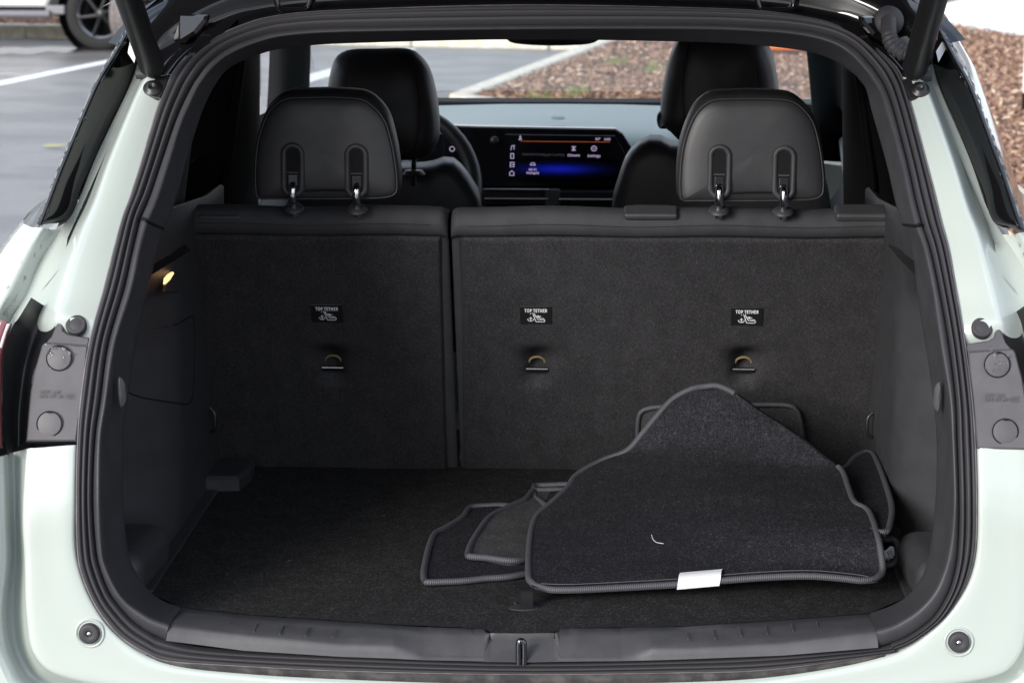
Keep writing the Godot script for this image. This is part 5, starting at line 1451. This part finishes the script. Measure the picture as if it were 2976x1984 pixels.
# ------------------------------------------------------------------ roof, gutter, raised tailgate, struts
func make_roof_and_tailgate() -> void:
	var top := [V(-0.5317,1.4877,-0.3638),V(-0.5137,1.5123,-0.3868),V(-0.4871,1.533,-0.4061),V(-0.438,1.5562,-0.4288),V(-0.385,1.5703,-0.4444),V(-0.2879,1.5785,-0.4533),V(-0.0272,1.5863,-0.4619),V(0.2225,1.583,-0.4583),V(0.3401,1.5784,-0.4532),V(0.4155,1.5682,-0.442),V(0.4533,1.558,-0.4307),V(0.4867,1.5417,-0.4143),V(0.5186,1.516,-0.3903),V(0.5377,1.494,-0.3698)]
	var st := []
	for p in top:
		var out := V(p.x * 0.9, maxf(0.0, p.y - 1.30) * 1.3, 0).normalized()
		out = (out + V(0, 0, -0.75 * out.y)).normalized()
		var n := rear_normal(p.y)
		st.append([p - n * 0.004, p + out * 0.010 - n * 0.004, p + out * 0.018 - n * 0.014, p + out * 0.034 - n * 0.020, p + out * 0.046 - n * 0.012, p + out * 0.060 + n * 0.002, p + out * 0.085 + n * 0.004, p + out * 0.12 - n * 0.01])
	part("gutter", loft(st, 6, 3), M.gloss_black)
	var rf := []
	for q in [[-0.50, 1.655], [-0.9, 1.67], [-1.5, 1.672], [-2.0, 1.63], [-2.2, 1.585]]:
		var r := []
		for x in [-0.66, -0.62, -0.5, -0.25, 0.0, 0.25, 0.5, 0.62, 0.66]:
			r.append(V(x, q[1] - 0.075 * pow(absf(x) / 0.66, 5.0), q[0]))
		rf.append(spline(r, 3))
	part("roof", grid(rf), M.gloss_black)
	# corner pressings where the roof meets the pillars
	for s in [-1, 1]:
		var c0 := side_of([V(-0.5392,1.5747,-0.4425),V(-0.5079,1.5752,-0.4198),V(-0.4829,1.5756,-0.4016),V(-0.4853,1.5667,-0.3993),V(-0.5025,1.5473,-0.4028),V(-0.524,1.5344,-0.4126),V(-0.538,1.5325,-0.422),V(-0.541,1.5431,-0.4291)], s)
		part("corner_pressing", plate(c0, V(s * 0.55, 0.35, 0.75), 0.008, 0.004), M.gloss_black)
		var c1 := side_of([V(-0.4869,1.564,-0.4254),V(-0.4413,1.569,-0.4309),V(-0.4641,1.5459,-0.4061),V(-0.4962,1.5173,-0.3795),V(-0.5121,1.5155,-0.3778),V(-0.5046,1.5324,-0.3936)], s)
		part("corner_pressing", plate(c1, V(-s * 0.2, 0.2, 1), 0.02, 0.004), M.gloss_black)
		# white paper tag stuck on the quarter trim
		var tg: Array = [V(-0.5957,1.538,-0.3868),V(-0.5825,1.5234,-0.3731),V(-0.5843,1.5064,-0.3573),V(-0.5961,1.5203,-0.3703)] if s < 0 else [V(0.6022,1.5417,-0.3902),V(0.6038,1.5278,-0.3772),V(0.5918,1.5104,-0.3611),V(0.5898,1.5251,-0.3748)]
		part("trim_sticker", plate(tg, V(-s * 0.4, 0.3, 1), 0.001, 0.0002), M.white_tag)
		# gas strut from its bracket up to the tailgate
		var foot := V(s * 0.555, 1.492, -0.356)
		var head := V(s * 0.585, 1.875, 0.10)
		var ax := (head - foot).normalized()
		var strut := part("tailgate_strut", disc(foot, ax, [[0.0, 0.0], [0.012, 0.002], [0.0145, 0.008], [0.0185, 0.018], [0.0190, 0.40], [0.012, 0.405], [0.011, 0.66], [0.0, 0.665]], 28), M.satin_black)
		part("ball_socket", disc(foot + ax * -0.006, ax, [[0.0, -0.010], [0.008, -0.010], [0.010, 0.0], [0.009, 0.010]], 16), M.rubber, strut)
		part("stud", disc(foot + V(s * 0.02, -0.002, -0.004), V(s, 0.1, 0.1), [[0.0, 0.008], [0.008, 0.007], [0.0085, -0.012]], 16), M.rubber, strut)
		var br: Array = [V(-0.5645,1.4647,-0.3344),V(-0.5626,1.4702,-0.3395),V(-0.555,1.4852,-0.3535),V(-0.5446,1.4882,-0.3563),V(-0.5325,1.4902,-0.3582),V(-0.5352,1.4752,-0.3442),V(-0.5413,1.4569,-0.3271),V(-0.55,1.4578,-0.328),V(-0.5612,1.4608,-0.3307)] if s < 0 else [V(0.5477,1.4578,-0.328),V(0.5432,1.4702,-0.3395),V(0.5387,1.4836,-0.3521),V(0.5423,1.4868,-0.355),V(0.5603,1.4889,-0.357),V(0.5677,1.4848,-0.3531),V(0.5737,1.4672,-0.3367),V(0.5719,1.4636,-0.3333),V(0.5668,1.4615,-0.3314)]
		var bp := part("strut_bracket", plate(br, rear_normal(1.45), 0.006, 0.0015), M.satin_black)
		var bolt: Vector3 = V(-0.5551,1.4708,-0.339) if s < 0 else V(0.564,1.4719,-0.3401)
		part("bolt", disc(bolt, rear_normal(1.45), [[0.0, 0.003], [0.0035, 0.003], [0.004, 0.006], [0.0085, 0.006], [0.0095, 0.003], [0.0135, 0.002], [0.014, 0.0]], 24), M.satin_black, bp)
		# hinge loop on the header
		var hx: Array = [V(-0.3859,1.6015,-0.455),V(-0.3842,1.586,-0.455),V(-0.3791,1.5795,-0.455),V(-0.3614,1.5783,-0.455),V(-0.343,1.5796,-0.455),V(-0.3364,1.5861,-0.455),V(-0.3335,1.6016,-0.455)] if s < 0 else [V(0.3333,1.6027,-0.455),V(0.3355,1.5873,-0.455),V(0.3414,1.5808,-0.455),V(0.3608,1.5796,-0.455),V(0.3802,1.5809,-0.455),V(0.3865,1.5873,-0.455),V(0.3888,1.6028,-0.455)]
		part("hinge", tube(spline(hx, 4), 0.0045, 8), M.gloss_black)
	# wiring boot at the right corner
	var wc := V(0.5247,1.5664,-0.4181)
	var boot := part("wiring_boot", disc(wc, V(0.1, 0.25, 1), [[0.0, 0.012], [0.012, 0.011], [0.021, 0.006], [0.0225, 0.002], [0.022, -0.01]], 28), M.rubber)
	var hp := even(spline([V(0.5236,1.5683,-0.4081),V(0.5222,1.5539,-0.3923),V(0.5236,1.5408,-0.3794),V(0.5303,1.5289,-0.3683),V(0.5423,1.5218,-0.3616),V(0.5559,1.5194,-0.3595)], 8), 46)
	var hr := []
	for i in 46:
		hr.append(0.0115 if i < 18 else (0.0125 if (i / 2) % 2 == 0 else 0.0098))
	part("bellows", tube(hp, hr, 14), M.rubber, boot)
	# the tailgate, raised over the opening
	var outer := []
	var inner := []
	for q in [[0.0, 0.58], [0.2, 0.62], [0.45, 0.66], [0.75, 0.68], [1.0, 0.66], [1.10, 0.62]]:
		var y: float = 1.665 + q[0] * 0.40 - 0.10 * pow(q[0], 2.0)
		var z: float = -0.50 + q[0] * 1.10
		var r := []
		var w := []
		for k in 13:
			var u := lerpf(-1, 1, k / 12.0)
			r.append(V(u * q[1], y + 0.045 - 0.05 * pow(absf(u), 4.0), z - 0.02))
			w.append(V(u * q[1] * 0.97, y - 0.02 + 0.02 * pow(absf(u), 4.0), z))
		outer.append(r)
		inner.append(w)
	var tgp := part("tailgate", grid(outer), M.paint)
	part("tailgate_lining", grid(inner), M.plastic, tgp)
	var rimp := []
	for k in 13:
		rimp.append(inner[0][k] + V(0, -0.004, 0.004))
	part("tailgate_edge", tube(rimp, 0.012, 8), M.gloss_black, tgp)

# ------------------------------------------------------------------ loose floor mats in the boot
func on_seat(p: Vector3) -> Vector3:
	return V(0, FLOOR, -1.0) + Basis(Vector3.RIGHT, deg_to_rad(LEAN)) * p

func flat_mat(label: String, outline: Array, dir: Vector3, m: Material, r: float, per := 5, edge_from := 0, edge_to := -1) -> Node3D:
	var c := Vector3.ZERO
	for p in outline:
		c += p
	c /= outline.size()
	var t := thing("floor_mat", label, "floor mat", "car floor mats piled in the boot")
	var o := spline(outline, per, true)
	part("mat_face", plate(o, dir, 0.005, 0.0015), m, t)
	var e: Array
	if edge_to < 0:
		e = even(o, 160, true)
		part("binding", tube(e, r, 10, true), M.binding, t)
	else:
		e = even(spline(outline.slice(edge_from, edge_to + 1), per), 120)
		part("binding", tube(e, r, 10), M.binding, t)
	return t

func make_mats() -> void:
	# lowest, carpet up, at the left of the pile
	flat_mat("black carpet mat lying flat, lowest and furthest out on the boot floor", [V(-0.1536,0.752,-0.2552),V(-0.1592,0.752,-0.3085),V(-0.1613,0.752,-0.4404),V(-0.1579,0.752,-0.5234),V(-0.1482,0.752,-0.5507),V(-0.1321,0.752,-0.5924),V(-0.1186,0.752,-0.6348),V(-0.1139,0.752,-0.6777),V(-0.1084,0.752,-0.6972),V(-0.0837,0.752,-0.7079),V(-0.0476,0.752,-0.7073),V(0.0141,0.752,-0.6444),V(0.0467,0.752,-0.3976),V(0.0109,0.7495,-0.3237),V(-0.01,0.752,-0.2966),V(-0.0354,0.752,-0.2799),V(-0.0631,0.752,-0.2726),V(-0.0989,0.752,-0.2573),V(-0.1308,0.752,-0.2514),V(-0.1478,0.752,-0.2493)], Vector3.UP, M.pile, 0.0050)
	# long mat under the others, showing at both ends
	flat_mat("black carpet mat under the others, its rounded end against the boot side", [V(-0.0064,0.757,-0.791),V(-0.008,0.757,-0.8216),V(-0.0016,0.757,-0.8311),V(0.049,0.763,-0.8179),V(0.193,0.779,-0.7887),V(0.4077,0.803,-0.7346),V(0.4966,0.813,-0.727),V(0.5301,0.817,-0.7994),V(0.5528,0.819,-0.837),V(0.5635,0.82,-0.8136),V(0.5626,0.822,-0.6857),V(0.5583,0.823,-0.5459),V(0.5523,0.824,-0.4392),V(0.5404,0.824,-0.3517),V(0.5262,0.823,-0.294),V(0.4982,0.819,-0.3257),V(0.3893,0.803,-0.4745),V(0.0847,0.767,-0.575),V(0.0042,0.758,-0.7214)], Vector3.UP, M.pile, 0.0048)
	# underside-up mat
	flat_mat("grey felt mat turned upside down between two black ones", [V(-0.0961,0.76,-0.3716),V(-0.0953,0.76,-0.4306),V(-0.0878,0.76,-0.5049),V(-0.0759,0.76,-0.5915),V(-0.0603,0.76,-0.639),V(-0.036,0.76,-0.6879),V(-0.0197,0.76,-0.7227),V(-0.0092,0.76,-0.7781),V(-0.0004,0.76,-0.7856),V(0.0499,0.76,-0.7824),V(0.0605,0.757,-0.7131),V(0.0289,0.755,-0.5059),V(0.0068,0.755,-0.3936),V(-0.0109,0.758,-0.3556),V(-0.0335,0.76,-0.3427),V(-0.0671,0.76,-0.3578),V(-0.0872,0.76,-0.362)], Vector3.UP, M.felt, 0.0054)
	# mat standing against the seat back
	var up := []
	for p in [V(0.1724,0.0121,0.014),V(0.169,0.0929,0.014),V(0.1699,0.1327,0.014),V(0.175,0.1475,0.014),V(0.1869,0.1545,0.014),V(0.2168,0.1587,0.014),V(0.3439,0.1639,0.014),V(0.4185,0.1647,0.014),V(0.4384,0.1561,0.014),V(0.4486,0.1336,0.014),V(0.4578,0.0761,0.014),V(0.4612,0.0155,0.014),V(0.3501,0.0091,0.014)]:
		up.append(on_seat(p))
	flat_mat("grey felt mat standing on edge against the rear seat back", up, on_seat(V(0, 0, 1)) - on_seat(Vector3.ZERO), M.felt, 0.0042)
	# top mat: flat in front, humped up behind
	var t := thing("floor_mat", "large black carpet mat on top, humped at the back, white tag in front", "floor mat", "car floor mats piled in the boot")
	var left := [V(0.0072,0.768,-0.1746),V(0.0019,0.772,-0.2243),V(-0.0012,0.777,-0.3257),V(-0.0009,0.781,-0.4509),V(0.0064,0.785,-0.5301),V(0.03,0.793,-0.5893),V(0.0528,0.802,-0.647),V(0.0664,0.811,-0.6948),V(0.1085,0.824,-0.7443),V(0.149,0.838,-0.7559),V(0.1756,0.868,-0.7589),V(0.2007,0.898,-0.7651),V(0.2259,0.924,-0.7727),V(0.257,0.944,-0.7592),V(0.2775,0.953,-0.7338)]
	var right := [V(0.5058,0.774,-0.1994),V(0.5153,0.782,-0.2313),V(0.5163,0.792,-0.2425),V(0.5132,0.82,-0.2799),V(0.5101,0.832,-0.3876),V(0.4927,0.836,-0.4248),V(0.4903,0.84,-0.4974),V(0.4872,0.849,-0.5821),V(0.4636,0.864,-0.6083),V(0.4357,0.882,-0.6381),V(0.4001,0.903,-0.6555),V(0.3665,0.923,-0.6617),V(0.3415,0.939,-0.6738),V(0.3187,0.95,-0.7001),V(0.2969,0.955,-0.7211)]
	var front := [V(0.0072,0.768,-0.1746),V(0.0561,0.767,-0.1731),V(0.1314,0.767,-0.1872),V(0.2199,0.768,-0.2051),V(0.277,0.771,-0.215),V(0.3463,0.777,-0.2149),V(0.4088,0.781,-0.2101),V(0.4651,0.778,-0.2067),V(0.5058,0.774,-0.1994)]
	var ff := even(spline(front, 6), 41)
	var ll := spline(left, 4)
	var rl := spline(right, 4)
	var rows := []
	for j in ll.size():
		var a: Vector3 = ll[j]
		var b: Vector3 = rl[j]
		var v := float(j) / (ll.size() - 1)
		var fade := pow(1.0 - clampf(v * 5.0, 0, 1), 2.0)
		var r := []
		for i in 41:
			var u := i / 40.0
			var p := a.lerp(b, u)
			p += (ff[i] - ll[0].lerp(rl[0], u)) * fade
			p.y += 0.010 * sin(PI * u) * smoothstep(0.1, 0.35, v) * (1.0 - smoothstep(0.75, 1.0, v))
			p.y += 0.003 * sin(u * 9.0 + v * 6.0) * smoothstep(0.0, 0.3, v) * sin(PI * u)
			r.append(p)
		var over := smoothstep(0.42, 0.56, v)
		for k in 6:
			var w := (k + 1) / 6.0
			r.append(b + V(0.012 * sin(w * PI * 0.5) - 0.03 * w * w, -0.05 * w * w, -0.09 * w) * over)
		rows.append(r)
	# over the crest and down behind
	var crest: Array = rows[rows.size() - 1]
	for k in 4:
		var w := (k + 1) / 4.0
		var r := []
		for p in crest:
			r.append(p + V(0, -0.06 * w * w, -0.05 * w))
		rows.append(r)
	part("mat_face", grid(rows), M.pile, t)
	var back := []
	for rr in rows:
		var q := []
		for p in rr:
			q.append(p + V(0, -0.003, -0.005))
		back.append(q)
	part("backing", grid(back), M.felt, t)
	# whipped binding round the open edges
	var edge := [rl[rl.size() - 6], rl[rl.size() - 3], rl[rl.size() - 1], ll[ll.size() - 1].lerp(rl[rl.size() - 1], 0.5)]
	for k in range(ll.size() - 1, 2, -1):
		edge.append(ll[k] + V(-0.001, -0.002, 0))
	edge.append(ll[2].lerp(ff[1], 0.5) + V(0, -0.002, 0.001))
	for k in range(2, 39):
		edge.append(ff[k] + V(0, -0.002, 0.002))
	edge.append(rl[2].lerp(ff[39], 0.5) + V(0, -0.002, 0.001))
	for k in range(3, 30):
		edge.append(rl[k] + V(0.001, -0.002, 0))
	part("binding", tube(even(edge, 240), 0.0052, 10), M.binding, t)
	var row := []
	for k in range(1, 40):
		row.append(ff[k] + V(0, 0.0035, -0.0085))
	part("stitch_line", tube(row, 0.0007, 5), M.stitch, t)
	for h in [[V(0.1825,0.8,-0.3525),V(0.184,0.8,-0.3274),V(0.1889,0.8,-0.3101),V(0.1991,0.8,-0.303)], [V(0.3784,0.806,-0.4733),V(0.3789,0.806,-0.4517),V(0.3792,0.806,-0.4357)]]:
		part("lint", tube(spline(h, 4), 0.0005, 5), M.print_white, t)
	# white paper tag folded over the front edge
	var tg := [V(0.2236,0.778,-0.2069),V(0.2525,0.779,-0.2067),V(0.2802,0.78,-0.2065),V(0.2785,0.779,-0.1826)]
	var tag_rows := []
	for k in 7:
		var u := k / 6.0
		var e0: Vector3 = ff[17].lerp(ff[22], u)
		tag_rows.append([e0 + V(0.004, 0.0085, -0.024), e0 + V(0.002, 0.009, -0.014), e0 + V(0.001, 0.0085, -0.004), e0 + V(0, 0.0055, 0.006), e0 + V(-0.001, -0.001, 0.0095), e0 + V(-0.002, -0.008, 0.008)])
	var tp := part("paper_tag", loft(tag_rows, 1, 3), M.white_tag, t)
	tp.set_meta("label", "blank white paper tag on the front edge")
	# the curled corner of a further mat peeping out at the right, with its printed label
	var curl := thing("floor_mat", "curled black mat corner at the right of the pile showing a printed white label", "floor mat", "car floor mats piled in the boot")
	var lp := spline([V(0.5265,0.7947,-0.36),V(0.5356,0.7947,-0.36),V(0.546,0.7948,-0.36),V(0.5528,0.7868,-0.36),V(0.5539,0.7699,-0.36),V(0.549,0.7576,-0.36),V(0.5367,0.7534,-0.36),V(0.5276,0.7526,-0.36)], 5)
	part("binding", tube(even(lp, 50), 0.0050, 10), M.binding, curl)
	var bulk := []
	for p in lp:
		bulk.append([p + V(0.004, 0.004, 0.002), p + V(0.008, 0.012, -0.03), p + V(0.0, 0.008, -0.08), p + V(-0.03, 0.0, -0.12)])
	part("mat_face", grid(bulk), M.pile, curl)
	var lab := part("label", plate([V(0.5337,0.7711,-0.372),V(0.5439,0.7807,-0.372),V(0.5492,0.7794,-0.372),V(0.5508,0.7672,-0.372),V(0.5458,0.7583,-0.372),V(0.5341,0.7541,-0.372)], V(-0.3, 0.3, 1), 0.001, 0.0002), M.white_tag, curl)
	for l in [["DJ", V(0.5425,0.772,-0.369)], ["JUU", V(0.5421,0.7632,-0.369)]]:
		var tx := part("lettering", lettering(l[0], 0.006, 0.0002), M.truck_grey, curl)
		tx.position = l[1] + V(0, 0, 0.002)
		tx.rotation.z = 0.5

# ------------------------------------------------------------------ parked pickup across the lot
func wheel(t: Node3D, at: Vector3, turn: float, dusty: bool) -> void:
	var ty := part("wheel", disc(Vector3.ZERO, V(0, 0, 1), [[0.255, -0.13], [0.33, -0.14], [0.375, -0.12], [0.39, -0.10], [0.39, 0.10], [0.375, 0.12], [0.33, 0.14], [0.255, 0.13], [0.245, 0.05], [0.245, -0.05], [0.255, -0.13]], 40), M.dusty_tyre if dusty else M.tyre, t)
	ty.position = at
	ty.rotation.y = turn
	for k in 6:
		var w := TAU * k / 6 + 0.3
		part("spoke", tube([V(cos(w) * 0.05, sin(w) * 0.05, 0.11), V(cos(w - 0.12) * 0.245, sin(w - 0.12) * 0.245, 0.12)], 0.024, 6), M.satin_black, ty)
	part("hub", disc(V(0, 0, 0.08), V(0, 0, 1), [[0.0, 0.05], [0.05, 0.05], [0.075, 0.02], [0.075, -0.1]], 16), M.satin_black, ty)
	part("rim_edge", disc(Vector3.ZERO, V(0, 0, 1), [[0.235, 0.10], [0.258, 0.135], [0.262, 0.12]], 32), M.steel, ty)

func make_pickup() -> void:
	var t := thing("pickup_truck", "white pickup truck with a grey running board parked by the far kerb", "pickup truck", "", V(-5.36, 0, -23.55))
	t.rotation_degrees.y = -5.0
	var side := [V(-4.6, 0.46, 0), V(-0.62, 0.46, 0), V(-0.55, 0.60, 0), V(-0.42, 0.80, 0), V(-0.2, 0.92, 0), V(0.2, 0.92, 0), V(0.42, 0.80, 0), V(0.55, 0.60, 0), V(0.62, 0.5, 0), V(1.3, 0.52, 0), V(1.35, 1.30, 0), V(-0.9, 1.34, 0), V(-1.2, 1.85, 0), V(-3.2, 1.88, 0), V(-3.9, 1.35, 0), V(-5.3, 1.22, 0), V(-5.4, 0.5, 0)]
	part("body", plate(side, V(0, 0, 1), 1.85, 0.03), M.truck_white, t)
	part("rocker", rbox(V(4.0, 0.10, 1.7), 0.02, V(-2.62, 0.44, -0.92)), M.matt_black, t)
	var board := part("running_board", tube([V(-3.9, 0.375, 0.06), V(-0.55, 0.385, 0.06)], 0.042, 10), M.truck_grey, t)
	part("bracket", rbox(V(0.22, 0.10, 0.10), 0.02, V(-0.5, 0.43, 0.0)), M.truck_grey, board)
	part("arch", disc(V(0, 0.42, -0.18), V(0, 0, 1), [[0.54, 0.0], [0.54, -0.2], [0.0, -0.22]], 24), M.matt_black, t)
	var glassy := [V(-1.05, 1.40, 0.01), V(-1.3, 1.78, 0.01), V(-3.1, 1.80, 0.01), V(-3.6, 1.42, 0.01)]
	part("side_glass", plate(glassy, V(0, 0, 1), 0.01, 0.002), M.gloss_black, t)
	wheel(t, V(0, 0.39, -0.10), 0.0, false)
	wheel(t, V(-4.35, 0.39, -0.10), 0.0, false)
	wheel(t, V(0.45, 0.39, 0.12), 1.25, true)
